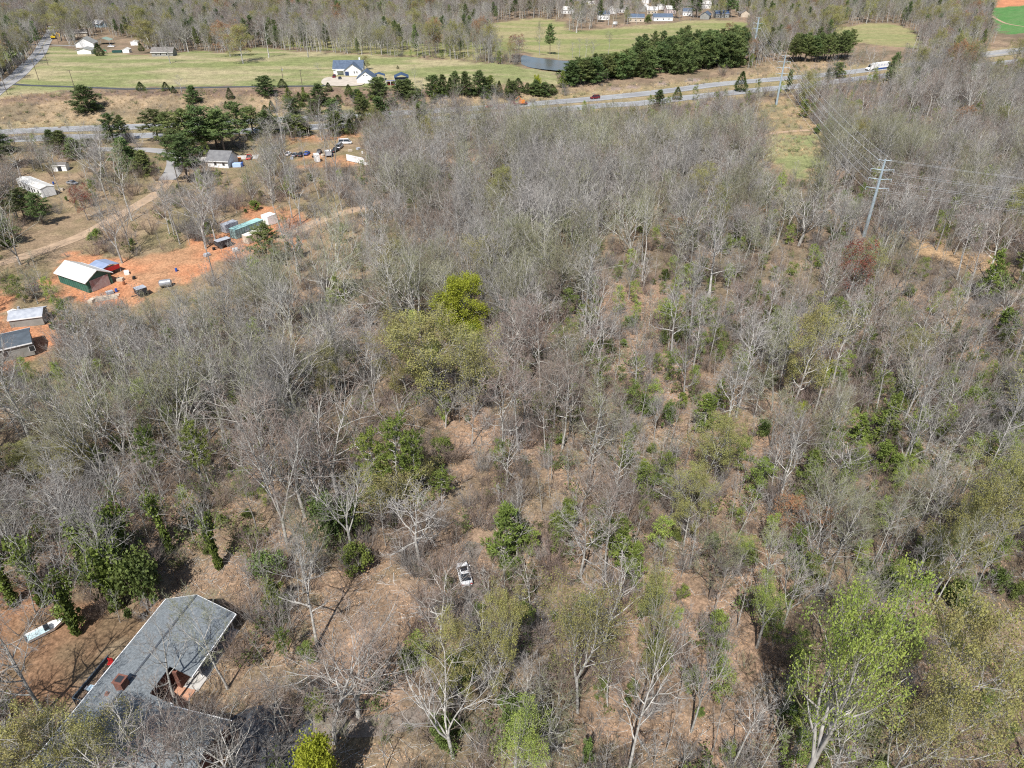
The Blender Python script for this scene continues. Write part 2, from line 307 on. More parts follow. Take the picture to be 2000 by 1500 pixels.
class MB:
    def __init__(s): s.V = []; s.F = []; s.I = []
    def add(s, V, F, mi=0):
        k = len(s.V); s.V += [tuple(v) for v in V]; s.F += [tuple(i+k for i in f) for f in F]; s.I += [mi]*len(F); return s
    def box(s, x0, x1, y0, y1, z0, z1, mi=0):
        return s.add([(x0, y0, z0), (x1, y0, z0), (x1, y1, z0), (x0, y1, z0), (x0, y0, z1), (x1, y0, z1), (x1, y1, z1), (x0, y1, z1)],
                     [(0, 3, 2, 1), (4, 5, 6, 7), (0, 1, 5, 4), (1, 2, 6, 5), (2, 3, 7, 6), (3, 0, 4, 7)], mi)
    def prism(s, poly, y0, y1, mi=0):      # polygon in x,z extruded along y
        n = len(poly); V = [(x, y0, z) for x, z in poly]+[(x, y1, z) for x, z in poly]
        F = [tuple(range(n)), tuple(range(2*n-1, n-1, -1))]+[(i, i+n, (i+1) % n+n, (i+1) % n) for i in range(n)]
        return s.add(V, F, mi)
    def tube(s, pts, rad, n=6, mi=0, cap=False):
        rings = []
        for i, p in enumerate(pts):
            p = Vector(p); d = Vector(pts[min(i+1, len(pts)-1)])-Vector(pts[max(i-1, 0)])
            d.normalize(); a = d.orthogonal().normalized(); b = d.cross(a)
            rings.append([p+(a*math.cos(2*math.pi*k/n)+b*math.sin(2*math.pi*k/n))*rad[i] for k in range(n)])
        V = [v for r in rings for v in r]; F = []
        for i in range(len(pts)-1):
            for k in range(n): F.append((i*n+k, i*n+(k+1) % n, (i+1)*n+(k+1) % n, (i+1)*n+k))
        if cap: F += [tuple(range(n-1, -1, -1)), tuple((len(pts)-1)*n+k for k in range(n))]
        return s.add(V, F, mi)
    def cyl(s, c, r, h, n=12, axis='z', mi=0):
        c = Vector(c); d = {'x': Vector((1, 0, 0)), 'y': Vector((0, 1, 0)), 'z': Vector((0, 0, 1))}[axis]
        return s.tube([c-d*h/2, c+d*h/2], [r, r], n, mi, True)
    def build(s, name, mats, parent=None, smooth=False, **k):
        return obj(name, s.V, s.F, mats, parent, s.I, smooth, **k)

# ------------------------------------------------------------------ roads, tracks, water (draped sheets)
def strip(name, pts, w, m, lift, kind='structure', n_between=8, wend=None):
    pts = [Vector((p[0], p[1], 0)) for p in pts]
    fine = []
    for i in range(len(pts)-1):
        a = pts[max(i-1, 0)]; b = pts[i]; c = pts[i+1]; d = pts[min(i+2, len(pts)-1)]
        for k in range(n_between):
            t = k/n_between
            fine.append(0.5*((2*b)+(c-a)*t+(2*a-5*b+4*c-d)*t*t+(3*b-a-3*c+d)*t**3))
    fine.append(pts[-1])
    V = []; F = []; nn = 4
    for i, p in enumerate(fine):
        d = (fine[min(i+1, len(fine)-1)]-fine[max(i-1, 0)]).normalized(); s = Vector((-d.y, d.x, 0))
        ww = w if wend is None else w+(wend-w)*i/(len(fine)-1)
        for k in range(nn+1):
            q = p+s*ww*(k/nn-0.5); V.append((q.x, q.y, tz(q.x, q.y)+lift))
    for i in range(len(fine)-1):
        for k in range(nn): a = i*(nn+1)+k; F.append((a, a+1, a+nn+2, a+nn+1))
    o = obj(name, V, F, m); o['kind'] = kind
    return o, fine
def G(pts): return [P(*p) for p in pts]
def dashes(name, fine, off, m, lift, dash=0, gap=9, w=0.22):
    mb = MB(); acc = 0.0
    for i in range(len(fine)-1):
        a, b = fine[i], fine[i+1]; d = b-a; L = d.length
        if L < 1e-4: continue
        d = d/L; s = Vector((-d.y, d.x, 0))
        if dash == 0: segs = [(0, L)]
        else:
            segs = []; t = -acc
            while t < L:
                if t >= 0 and t+dash <= L: segs.append((t, t+dash))
                t += dash+gap
            acc = (acc+L) % (dash+gap)
        for t0, t1 in segs:
            q = [a+d*t0+s*(off-w/2), a+d*t1+s*(off-w/2), a+d*t1+s*(off+w/2), a+d*t0+s*(off+w/2)]
            mb.add([(v.x, v.y, tz(v.x, v.y)+lift) for v in q], [(0, 1, 2, 3)])
    o = mb.build(name, m); o['kind'] = 'structure'
hn, hnf = strip('highway', [Vector((*p, 0)) for p in HWN], 11.5, M['highway'], 0.10)
hs, hsf = strip('highway', [Vector((*p, 0)) for p in HWS], 11.5, M['highway'], 0.10)
for f_ in (hnf, hsf):
    dashes('road_marking', f_, 0.0, M['line'], 0.13, 3, 9)
    dashes('road_marking', f_, 3.9, M['line'], 0.13); dashes('road_marking', f_, -3.9, M['line'], 0.13)
rd, rdf = strip('road', G([(-120, 250), (-40, 200), (0, 172), (40, 142), (66, 116), (84, 90), (95, 72), (101, 62), (104, 50)]), 9.0, M['asphalt'], 0.12)
dashes('road_marking', rdf, 0.12, mat('yellow_line', (0.42, 0.36, 0.15)), 0.15, w=0.2)
strip('driveway', G([(22, 164), (60, 167), (120, 169), (200, 172), (260, 174), (400, 171), (520, 169), (620, 168), (660, 166)]), 3.6, M['asphalt_dark'], 0.09)
strip('side_road', G([(50, 88), (75, 87)]), 5, M['asphalt_dark'], 0.08)
strip('path', G([(100, 88), (150, 90), (170, 92)]), 3, M['asphalt'], 0.07)
strip('road', G([(180, 292), (240, 292), (290, 293), (325, 298), (342, 312), (338, 335), (326, 352)]), 6.5, M['asphalt'], 0.09)
strip('dirt_road', G([(326, 352), (308, 376), (270, 400), (220, 428), (170, 456), (110, 480), (50, 500), (0, 514), (-80, 535)]), 5.0, M['dirt_track'], 0.06)
strip('driveway', G([(340, 313), (380, 312), (420, 309), (460, 308), (505, 306)]), 6.0, M['concrete'], 0.07)
strip('dirt_road', G([(540, 470), (590, 447), (640, 425), (700, 408), (745, 392)]), 4.5, M['dirt_track'], 0.06)
strip('path', G([(1490, 262), (1530, 258), (1580, 254)]), 3.0, M['dirt_track'], 0.06)
strip('path', G([(1930, 28), (1960, 44), (2000, 52)]), 3.0, M['dirt_track'], 0.06)
def sheet(name, poly_px, z, m, raw=False, wob=0.0):
    pts = [Vector((*plane(*p, z), z)) for p in poly_px] if not raw else [Vector(p) for p in poly_px]
    fine = []
    n = len(pts)
    for i in range(n):
        a, b, c, d = pts[i-1], pts[i], pts[(i+1) % n], pts[(i+2) % n]
        for k in range(5):
            t = k/5; q = 0.5*((2*b)+(c-a)*t+(2*a-5*b+4*c-d)*t*t+(3*b-a-3*c+d)*t**3)
            fine.append((q.x+random.uniform(-wob, wob), q.y+random.uniform(-wob, wob), z))
    o = obj(name, fine, [tuple(range(len(fine)))], m); o['kind'] = 'structure'; return o
pz = max(tz(*plane(x, y)) for x in range(1025, 1460, 15) for y in (108, 116, 124, 132) if y < 140-(x-1025)*0.08)+0.12
sheet('pond_water', [(1022, 108), (1045, 112), (1100, 118.5), (1150, 118), (1200, 114), (1300, 106), (1400, 103), (1470, 100), (1478, 106), (1440, 112), (1300, 121), (1200, 131), (1120, 138), (1070, 136), (1030, 130), (1015, 120)], pz, M['water'], wob=0.3)
def creek(px):
    g = G(px); o, f = strip('creek_water', g, 7.5, M['creek'], 0.06); return o
creek([(700, 545), (690, 562), (672, 578), (650, 592), (625, 602), (590, 612)])
sheet_z = tz(*plane(400, 790))+0.1
sheet('creek_water', [(310, 800), (340, 782), (390, 745), (440, 735), (480, 745), (470, 790), (430, 815), (370, 830), (325, 825)], sheet_z, M['creek'], wob=0.4)
# asphalt turning area beside the ranch house
sheet('driveway', [(440, 1440), (455, 1400), (520, 1375), (600, 1385), (610, 1440), (590, 1560), (470, 1560)], tz(*plane(520, 1430))+0.1, M['asphalt_dark'])
strip('driveway', G([(560, 1400), (700, 1420), (830, 1395), (900, 1330), (930, 1230), (925, 1160), (915, 1100), (930, 1060)]), 2.7, mat('gravel', (0.24, 0.205, 0.175), 0.95, scale=0.9, col2=(0.15, 0.125, 0.10)), 0.07)

# ------------------------------------------------------------------ buildings
def windows(par, W, L, h, side, xs, w=1.0, hh=1.2, z=1.0):
    for x in xs:
        mb = MB(); y = side*(W/2+0.03)
        mb.box(x-w/2-0.08, x+w/2+0.08, min(y, y-side*0.05), max(y, y-side*0.05), z-0.08, z+hh+0.08)
        f = mb.build('window', M['white'], par)
        y2 = side*(W/2+0.05); MB().box(x-w/2, x+w/2, min(y2, y2-side*0.015), max(y2, y2-side*0.015), z, z+hh).build('pane', M['glass'], f)
def house(name, label, cat, c, rz, L, W, h, rh, wall, roof, wins=(), ov=0.5, group=None, gable_win=False, door=None, end_wins=()):
    """gabled building, ridge along local x"""
    t = empty(name, (c[0], c[1], tz(c[0], c[1])-0.05), rz, label, cat, group)
    mb = MB()
    mb.add([(-L/2, -W/2, 0), (L/2, -W/2, 0), (L/2, W/2, 0), (-L/2, W/2, 0), (-L/2, -W/2, h), (L/2, -W/2, h), (L/2, W/2, h), (-L/2, W/2, h), (-L/2, 0, h+rh), (L/2, 0, h+rh)],
           [(0, 1, 5, 4), (2, 3, 7, 6), (1, 2, 6, 9, 5), (3, 0, 4, 8, 7)])
    mb.build('wall', wall, t)
    r = MB(); s = rh/(W/2); e = W/2+ov; zz = h-s*ov; x = L/2+ov
    for sg in (-1, 1):
        r.add([(-x, sg*e, zz+0.02), (x, sg*e, zz+0.02), (x, 0, h+rh+0.02), (-x, 0, h+rh+0.02), (-x, sg*e, zz+0.2), (x, sg*e, zz+0.2), (x, 0, h+rh+0.2), (-x, 0, h+rh+0.2)],
              [(0, 1, 2, 3), (4, 5, 6, 7), (0, 1, 5, 4), (1, 2, 6, 5), (3, 0, 4, 7)])
    ro = r.build('roof', roof, t)
    for sg in (-1, 1): MB().box(-x, x, sg*e-0.04+sg*0.03, sg*e+0.04+sg*0.03, zz-0.05, zz+0.22).build('fascia', M['white'], t)
    for side, xs in wins: windows(t, W, L, h, side, xs)
    for ex, ys in end_wins:
        for y in ys:
            MB().box(min(ex*(L/2), ex*(L/2+0.05)), max(ex*(L/2), ex*(L/2+0.05)), y-0.5, y+0.5, 1.0, 2.2).build('window', M['glass'], t)
    if door is not None:
        side, x0, w, hh = door; y = side*(W/2+0.04)
        MB().box(x0-w/2, x0+w/2, min(y, y-side*0.06), max(y, y-side*0.06), 0.05, hh).build('door', M['dark'], t)
    return t
def ang(a, b): return math.atan2(b[1]-a[1], b[0]-a[0])

# --- ranch house with grey shingle roof, lower left
A = Vector((*plane(324, 1168, 3.0), 0)); B = Vector((*plane(463, 1193, 3.0), 0)); E_ = Vector((*plane(100, 1440, 3.0), 0))
yax = (A-E_).normalized(); xax = Vector((yax.y, -yax.x, 0)); Wd = (B-A).dot(xax)
def hl(px, py, z=3.0):
    q = Vector((*plane(px, py, z), 0))-A; return q.dot(xax), q.dot(yax)
ranch = empty('ranch_house', (A.x, A.y, tz(A.x, A.y)), math.atan2(xax.y, xax.x), 'long low house with grey shingle roof and brick chimney in the near left corner', 'house')
L1 = -34.0; zb = 2.85; rz_ = zb+2.3; ov = 0.55
n0 = hl(375, 1320); n1 = hl(302, 1362); n2 = hl(337, 1309)
ny0, ny1, nx0 = n0[1], n1[1]-0.2, min(n2[0], n1[0])
mid = Wd/2; sl = (rz_-zb)/mid
def zr(x): return rz_-abs(x-mid)*sl
# roof slopes (with the notch over the porch and the front wing)
rm = MB()
def roofquad(mb, c4, th=0.16):
    V = [(x, y, zr(x)) for x, y in c4]+[(x, y, zr(x)-th) for x, y in c4]
    mb.add(V, [(0, 1, 2, 3), (7, 6, 5, 4), (0, 4, 5, 1), (1, 5, 6, 2), (2, 6, 7, 3), (3, 7, 4, 0)])
roofquad(rm, [(0, 0), (mid, 0), (mid, L1), (0, L1)])
roofquad(rm, [(mid, 0), (Wd, 0), (Wd, ny0), (mid, ny0)])
roofquad(rm, [(mid, ny0), (nx0, ny0), (nx0, ny1), (mid, ny1)])
roofquad(rm, [(mid, ny1), (Wd, ny1), (Wd, L1), (mid, L1)])
rm.build('roof', M['shingle'], ranch)
# front wing: ridge along x
wy0 = ny1-0.25; wy1 = ny1-8.6; wmy = (wy0+wy1)/2; wx1 = Wd+8.0; wrz = zb+1.9
wm = MB()
x_in = mid+1.2
for (ya, za, yb, zb2) in ((wy0, zb+0.03, wmy, wrz), (wmy, wrz, wy1, zb+0.03)):
    wm.add([(x_in, ya, za), (wx1, ya, za), (wx1, yb, zb2), (x_in, yb, zb2), (x_in, ya, za-0.16), (wx1, ya, za-0.16), (wx1, yb, zb2-0.16), (x_in, yb, zb2-0.16)],
           [(0, 1, 2, 3), (7, 6, 5, 4), (0, 4, 5, 1), (1, 5, 6, 2), (2, 6, 7, 3), (3, 7, 4, 0)])
wm.build('roof', M['shingle'], ranch)
rc = MB(); rc.box(mid-0.12, mid+0.12, L1, 0, rz_+0.01, rz_+0.05); rc.build('ridge_cap', mat('dark_ridge', (0.07, 0.08, 0.095), 0.9), ranch)
gt = MB(); gt.box(-0.12, -0.01, L1, 0, zb-0.2, zb+0.03); gt.box(Wd+0.01, Wd+0.12, ny0, 0, zb-0.2, zb+0.03); gt.box(nx0, Wd, ny1+0.02, ny1+0.13, zb-0.2, zb+0.05); gt.box(Wd, wx1, wy0+0.01, wy0+0.13, zb-0.16, zb+0.05)
gt.build('gutter', M['white'], ranch)
gf = MB(); gf.prism([(0, zb-0.18), (mid, rz_-0.18), (Wd, zb-0.18), (Wd, zb+0.02), (mid, rz_+0.02), (0, zb+0.02)], 0.005, 0.06); gf.build('fascia', M['white'], ranch)
wl_ = MB(); o_ = ov
wl_.box(o_, o_+0.2, L1+o_, -o_, 0, zb+0.15); wl_.box(Wd-o_-1.6, Wd-o_-1.4, ny0-0.2, -o_, 0, zb+0.4); wl_.box(o_+0.2, Wd-o_-1.6, -o_-0.2, -o_, 0, zb+0.1)
wl_.add([(o_, -o_, zb+0.1), (Wd-o_, -o_, zb+0.1), (mid, -o_, rz_-0.2)], [(0, 1, 2)])
wl_.box(nx0-0.9, nx0-0.7, ny1-0.2, ny0+0.1, 0, zb+0.4); wl_.box(nx0-0.7, Wd-o_-1.6, ny0-0.1, ny0+0.1, 0, zb+0.2)
wl_.box(mid+2, wx1-0.5, wy0-0.6, wy0-0.4, 0, zb); wl_.box(wx1-0.7, wx1-0.5, wy1+0.5, wy0-0.6, 0, zb)
wl_.build('wall', M['brick'], ranch)
for yy in (-3.5, -7.0):
    f = MB().box(Wd-o_-1.4, Wd-o_-1.35, yy-0.7, yy+0.7, 0.9, 2.1).build('window', M['white'], ranch); MB().box(Wd-o_-1.35, Wd-o_-1.33, yy-0.6, yy+0.6, 1.0, 2.0).build('pane', M['glass'], f)
MB().box(nx0-0.72, nx0-0.66, (ny0+ny1)/2-0.5, (ny0+ny1)/2+0.5, 0.05, 2.1).build('door', M['dark'], ranch)
for yy in (-0.6, -4.2, -7.8):
    if yy > ny0: MB().box(Wd-o_-0.1, Wd-o_+0.05, yy-0.08, yy+0.08, 0, zb+0.05).build('porch_post', M['white'], ranch)
MB().box(Wd-o_-1.4, Wd+0.2, ny0, -0.4, 0.02, 0.14).build('porch_floor', M['concrete'], ranch)
pt = MB(); pt.box(nx0-0.6, Wd-0.2, ny1+0.9, ny0+0.3, 0.02, 0.13); pt.build('patio', M['patio'], ranch)
cx, cyy_ = hl(232, 1338, 5.0)
ch = MB(); ch.box(mid-0.9, mid+0.2, cyy_-0.55, cyy_+0.55, 3.6, rz_+1.1); cho = ch.build('chimney', M['brick'], ranch)
MB().box(mid-1.0, mid+0.3, cyy_-0.65, cyy_+0.65, rz_+1.1, rz_+1.22).build('chimney_cap', M['brick'], cho)
MB().box(mid-0.75, mid+0.05, cyy_-0.4, cyy_+0.4, rz_+1.22, rz_+1.26).build('flue', M['dark'], cho)
vx, vy = hl(208, 1352, 4.7); vn = MB(); vn.cyl((vx, vy, zr(vx)+0.2), 0.14, 0.5, 10); vn.box(vx-0.3, vx+0.3, vy-0.25, vy+0.25, zr(vx)-0.12, zr(vx)+0.1); vn.build('roof_vent', M['brick'], ranch)
# back deck with railing
dy0 = hl(205, 1270, 0.6)[1]; dk = empty('deck', (0, 0, 0)); dk.matrix_world = ranch.matrix_world if False else Matrix.Translation(ranch.location) @ Matrix.Rotation(ranch.rotation_euler.z, 4, 'Z')
tag(dk, 'raised wooden back deck with charcoal railing along the left side of the grey-roofed house', 'deck')
dya, dyb = hl(228, 1262, 3)[1]-0.5, hl(163, 1355, 3)[1]
for k in range(13):
    x0 = -2.6+k*0.25; MB().box(x0, x0+0.235, dyb, dya, 0.55, 0.6).build('plank', M['wood'], dk)
rl = MB(); rl.box(-2.66, -2.58, dyb, dya, 1.45, 1.52); rl.box(-2.6, 0.4, dyb-0.08, dyb, 1.45, 1.52)
for k in range(int((dya-dyb)/0.5)+1): rl.box(-2.65, -2.6, dyb+k*0.5, dyb+k*0.5+0.05, 0.1, 1.45)
for k in range(7): rl.box(-2.6+k*0.45, -2.55+k*0.45, dyb-0.06, dyb-0.01, 0.1, 1.45)
rl.box(-2.72, -2.67, dyb, dya, 0.62, 1.3); rl.build('railing', mat('slate_blue_rail', (0.10, 0.13, 0.16), 0.7), dk)
def at_house(x, y, z=0.0):
    q = A+xax*x+yax*y; return Vector((q.x, q.y, ranch.location.z+z))
def grill():
    t = empty('grill', at_house(-1.2, dyb+1.6, 0.6), ranch.rotation_euler.z, 'covered grill with pale blue cover at the near end of the wooden deck', 'grill')
    MB().box(-0.6, 0.6, -0.3, 0.3, 0.05, 0.8).build('cabinet', M['dark'], t)
    m = MB(); m.prism([(-0.5, 0.8), (0.5, 0.8), (0.45, 1.05), (0.25, 1.2), (-0.25, 1.2), (-0.45, 1.05)], -0.3, 0.3); m.build('hood', paint('pale_blue_cover', (0.45, 0.6, 0.7)), t)
    MB().box(-0.95, -0.62, -0.25, 0.25, 0.75, 0.8).build('side_shelf', M['silver'], t)
grill()
def chair(pos, label, m):
    t = empty('patio_chair', pos, ranch.rotation_euler.z+0.3, label, 'chair')
    MB().box(-0.3, 0.3, -0.3, 0.3, 0.38, 0.45).build('seat', m, t); MB().box(-0.3, 0.3, 0.26, 0.33, 0.45, 1.0).build('backrest', m, t)
    for sx in (-1, 1):
        for sy in (-1, 1): MB().box(sx*0.27-0.03, sx*0.27+0.03, sy*0.27-0.03, sy*0.27+0.03, 0, 0.38).build('leg', M['dark'], t)
chair(at_house(-1.9, dya-0.7, 0.6), 'red patio chair at the far end of the wooden deck', M['red'])
chair(at_house(-1.1, dya-2.4, 0.6), 'dark patio chair beside the red one on the wooden deck', M['dark'])
def bx_thing(name, pos, s, label, cat, m, rz=0):
    o = MB().box(-s[0]/2, s[0]/2, -s[1]/2, s[1]/2, 0, s[2]).build(name, m); o.location = pos; o.rotation_euler.z = rz; return tag(o, label, cat)

# --- farmhouse and garage
def roofed(px, py): return P(px, py)
farm = house('farmhouse', 'white farmhouse with slate blue gabled roof at the edge of the meadow', 'house', P(683, 142), math.radians(4), 17, 12, 3.2, 3.6, M['white'], M['shingle_blue'], wins=[(-1, [6.2, 7.6])], ov=0.5)
g_ = MB(); g_.add([(-1.5, -10.0, 0), (8.0, -10.0, 0), (8.0, -5.0, 0), (-1.5, -5.0, 0), (-1.5, -10.0, 3.0), (8.0, -10.0, 3.0), (8.0, -5, 3.0), (-1.5, -5, 3.0), (3.25, -10.0, 6.2), (3.25, -1, 6.2)], [(0, 1, 5, 8, 4), (1, 2, 6, 5), (3, 0, 4, 7)]); g_.build('wall', M['white'], farm)
g2 = MB()
for sx in (-1, 1): g2.add([(3.25+sx*5.4, -10.5, 2.6), (3.25, -10.5, 6.3), (3.25, 0, 6.3), (3.25+sx*5.4, 0, 2.6), (3.25+sx*5.4, -10.5, 2.78), (3.25, -10.5, 6.48), (3.25, 0, 6.48), (3.25+sx*5.4, 0, 2.78)], [(0, 1, 2, 3), (4, 5, 6, 7), (0, 1, 5, 4), (3, 0, 4, 7)])
g2.build('roof', M['shingle_blue'], farm)
for xx in (4.0, 5.6): MB().box(xx-0.3, xx+0.3, -10.06, -10.01, 1.2, 2.4).build('window', M['glass'], farm)
MB().box(-1.3, 0.9, -10.06, -10.01, 0.1, 2.3).build('garage_shade_panel', mat('open_garage', (0.03, 0.05, 0.12)), farm)  # dark panel in the open doorway, interior shade put into its colour
MB().box(5.9, 6.8, 1.5, 2.4, 5, 8).build('chimney', M['white'], farm)
pr = MB(); pr.box(-6.8, -1.8, -9.0, -6.2, 2.5, 2.7); pr.box(-6.8, -6.5, -9, -8.7, 0, 2.5); pr.box(-2.2, -1.9, -9, -8.7, 0, 2.5); pr.build('porch', M['white'], farm)
gar = house('garage', 'white garage with steep dark roof beside the white farmhouse', 'garage', P(717, 160), math.radians(94), 9.5, 10, 2.6, 3.6, M['white'], M['shingle_blue'], ov=0.4)
for yy in (-0.8, 0.9): MB().box(-4.8, -4.76, yy-0.3, yy+0.3, 4.0, 4.5).build('vent', M['dark'], gar)
sheet('driveway', [(634, 152), (668, 150), (704, 152), (706, 166), (634, 166)], tz(*P(670, 158).xy)+0.35, mat('pale_gravel', (0.52, 0.46, 0.38), 0.95, scale=0.4, col2=(0.42, 0.37, 0.3)))
def carport(label, c, rz, L, W, h, rh, m, cat='carport'):
    t = empty('carport', (c[0], c[1], tz(c[0], c[1])), rz, label, cat)
    r = MB()
    for sg in (-1, 1): r.add([(-L/2, sg*W/2, h), (L/2, sg*W/2, h), (L/2, 0, h+rh), (-L/2, 0, h+rh), (-L/2, sg*W/2, h+0.1), (L/2, sg*W/2, h+0.1), (L/2, 0, h+rh+0.1), (-L/2, 0, h+rh+0.1)], [(0, 1, 2, 3), (4, 5, 6, 7), (0, 1, 5, 4), (1, 2, 6, 5), (3, 0, 4, 7)])
    r.build('roof', m, t)
    for x in (-L/2+0.2, 0, L/2-0.2):
        for y in (-W/2+0.1, W/2-0.1): MB().box(x-0.07, x+0.07, y-0.07, y+0.07, 0, h+0.02).build('post', M['grey_metal'], t)
    return t
cp1 = carport('dark blue carport just right of the white garage', P(741, 156), math.radians(96), 6, 6.5, 2.6, 1.0, M['carport_blue'])
cp2 = carport('large dark blue open shed right of the low white lean-to', P(785, 163), math.radians(98), 9, 8, 3.6, 1.6, M['carport_blue'])
MB().box(-4.3, 4.3, -3.7, 3.7, 0.05, 2.6).build('stored_load', M['dark'], cp2)
lt = empty('lean_to', P(764, 166), 0.05, 'low white framed lean-to shed between the two blue carports', 'shed')
MB().box(-2.7, 2.7, -1.6, 1.6, 2.2, 2.35).build('roof', mat('mauve_roof', (0.2, 0.2, 0.27)), lt)
for x in (-2.6, 0, 2.6):
    for y in (-1.5, 1.5): MB().box(x-0.1, x+0.1, y-0.1, y+0.1, 0, 2.2).build('post', M['white'], lt)
MB().box(-2.4, 2.4, -0.4, 0.9, 0, 1.5).build('stored_load', M['maroon'], lt)

# --- upper left homestead
h1 = house('house', 'white gabled house at the back of the upper left homestead', 'house', P(171, 91), math.radians(100), 11, 13, 3.2, 3.6, M['white'], M['grey_siding'], wins=[])
h2 = house('garage', 'pale garage with shallow grey roof in front of the white gabled house', 'garage', P(170, 105), math.radians(97), 9, 9.5, 3.0, 1.3, M['white'], M['grey_siding'])
cp3 = carport('pale green metal carport behind the white pickup', P(206, 86), math.radians(93), 9, 11, 3.0, 1.8, M['green_roof'])
sh1 = house('shed', 'small white shed right of the dark dumpster', 'shed', P(249, 103), math.radians(95), 5, 4.6, 2.4, 0.9, M['white'], M['metal_white'], ov=0.2)
sh2 = house('shed', 'white shed standing under the trees behind the homestead', 'shed', P(265, 88), math.radians(95), 5, 5.5, 2.6, 0.9, M['white'], M['metal_white'], ov=0.2)
h3 = house('house', 'grey weathered house behind a wide tree on the meadow edge', 'house', P(322, 109), math.radians(5), 14, 9, 3, 2.4, M['grey_siding'], M['shingle_brown'], wins=[(-1, [-4, -1, 3])])
h4 = house('house', 'blue-white house peeping out of the trees at the top left', 'house', P(197, 52), math.radians(-35), 14, 9, 3, 2.5, paint('pale_blue_wall', (0.5, 0.65, 0.75)), M['white'])
h5 = house('house', 'small tan house half hidden by trees behind the pickup', 'house', P(160, 70), math.radians(20), 10, 8, 3, 2, M['tan_siding'], M['shingle_brown'])
def dumpster(px, py, label, m, L=7, W=2.5, H=1.6, rz=0.0):
    t = empty('dumpster', P(px, py), rz, label, 'dumpster')
    b = MB(); b.box(-L/2, L/2, -W/2, W/2, 0.15, 0.25); b.box(-L/2, L/2, -W/2, -W/2+0.08, 0.25, H); b.box(-L/2, L/2, W/2-0.08, W/2, 0.25, H); b.box(-L/2, -L/2+0.08, -W/2+0.08, W/2-0.08, 0.25, H); b.box(L/2-0.08, L/2, -W/2+0.08, W/2-0.08, 0.25, H); b.build('body', m, t)
    for k in range(6): MB().box(-L/2+0.5+k*L/6, -L/2+0.62+k*L/6, -W/2-0.07, -W/2, 0.2, H).build('rib', m, t)
dumpster(230, 103, 'dark green roll-off dumpster between the conifer and the white shed', paint('dark_green', (0.03, 0.09, 0.08)))
# playset of green plastic beside the small conifer
ps = empty('playset', P(205, 106), 0.2, 'bright green covered playset beside the small conifer in the homestead', 'playset')
MB().prism([(-1.6, 1.8), (0, 3.0), (1.6, 1.8), (1.6, 1.9), (0, 3.1), (-1.6, 1.9)], -1.2, 1.2).build('canopy', paint('green_canvas', (0.02, 0.3, 0.13)), ps)
for x in (-1.5, 1.5):
    for y in (-1.1, 1.1): MB().box(x-0.06, x+0.06, y-0.06, y+0.06, 0, 1.85).build('post', M['wood'], ps)
MB().box(-1.5, 1.5, -1.1, 1.1, 0.9, 1.0).build('platform', M['wood'], ps)

# --- mobile home, sheds and the house by the paved loop (left middle)
ma, mb_ = P(52, 366), P(108, 385)
mh = house('mobile_home', 'long white mobile home with low roof near the left edge', 'mobile home', (Vector(P(50, 362))+Vector(P(98, 384)))/2, ang(P(50, 362), P(98, 384)), 19, 4.6, 3.0, 0.5, M['white'], M['metal_white'], wins=[(-1, [-7, -4, 0, 4, 7]), (1, [-6, 2, 6])], ov=0.1, door=(-1, 2, 0.9, 2.1))
sh3 = house('shed', 'small white shed with brown rounded roof above the mobile home', 'shed', P(121, 332), math.radians(10), 4.8, 3.4, 2.2, 0.7, M['white'], M['shingle_brown'], ov=0.15, door=(-1, 0, 1.4, 1.9))
h6 = house('house', 'small white house with grey hipped roof beside the red pickup', 'house', P(437, 322), math.radians(-8), 8.5, 8.5, 3.0, 2.6, M['white'], mat('grey_roof', (0.2, 0.2, 0.2), 0.9, scale=0.8, col2=(0.14, 0.14, 0.145)), wins=[(-1, [-1, 2.4])], ov=0.6)
# --- barn
b0, b1, b2 = Vector((*plane(102, 528, 3.3), 0)), Vector((*plane(165, 549, 3.3), 0)), Vector((*plane(219, 526, 3.3), 0))
bl = (b1-b0).length-0.6; bw = (b2-b1).length-0.6; bc = (b0+b2)/2
barn = house('barn', 'green metal barn with a cream-white gabled roof on orange clay', 'barn', (bc.x, bc.y), ang(b0, b1), bl-0.6, bw-0.8, 3.2, 1.9, M['green_wall'], M['metal_white'], ov=0.5)
Lb = bl-0.6; Wb = bw-0.8
for k in range(int(Wb/0.9)):
    MB().box(Lb/2, Lb/2+0.05, -Wb/2+0.2+k*0.9, -Wb/2+0.28+k*0.9, 0.1, 3.1).build('siding_rib', M['green_wall'], barn)
MB().box(Lb/2, Lb/2+0.12, -2.6, 2.6, 0.05, 3.1).build('roll_door', mat('faded_red_door', (0.33, 0.2, 0.19), 0.7, scale=1.2, col2=(0.42, 0.37, 0.35)), barn)
for k in range(int(Lb/1.0)):
    MB().box(-Lb/2+0.3+k, -Lb/2+0.38+k, -Wb/2-0.05, -Wb/2, 0.1, 3.1).build('siding_rib', M['green_wall'], barn)
cp4 = carport('blue-grey metal carport with red end panel behind the green barn', P(207, 533), math.radians(-30), 6, 5.5, 2.4, 0.7, M['blue_metal'])
MB().box(2.9, 2.97, -2.6, 2.6, 1.2, 2.4).build('end_panel', M['red'], cp4)
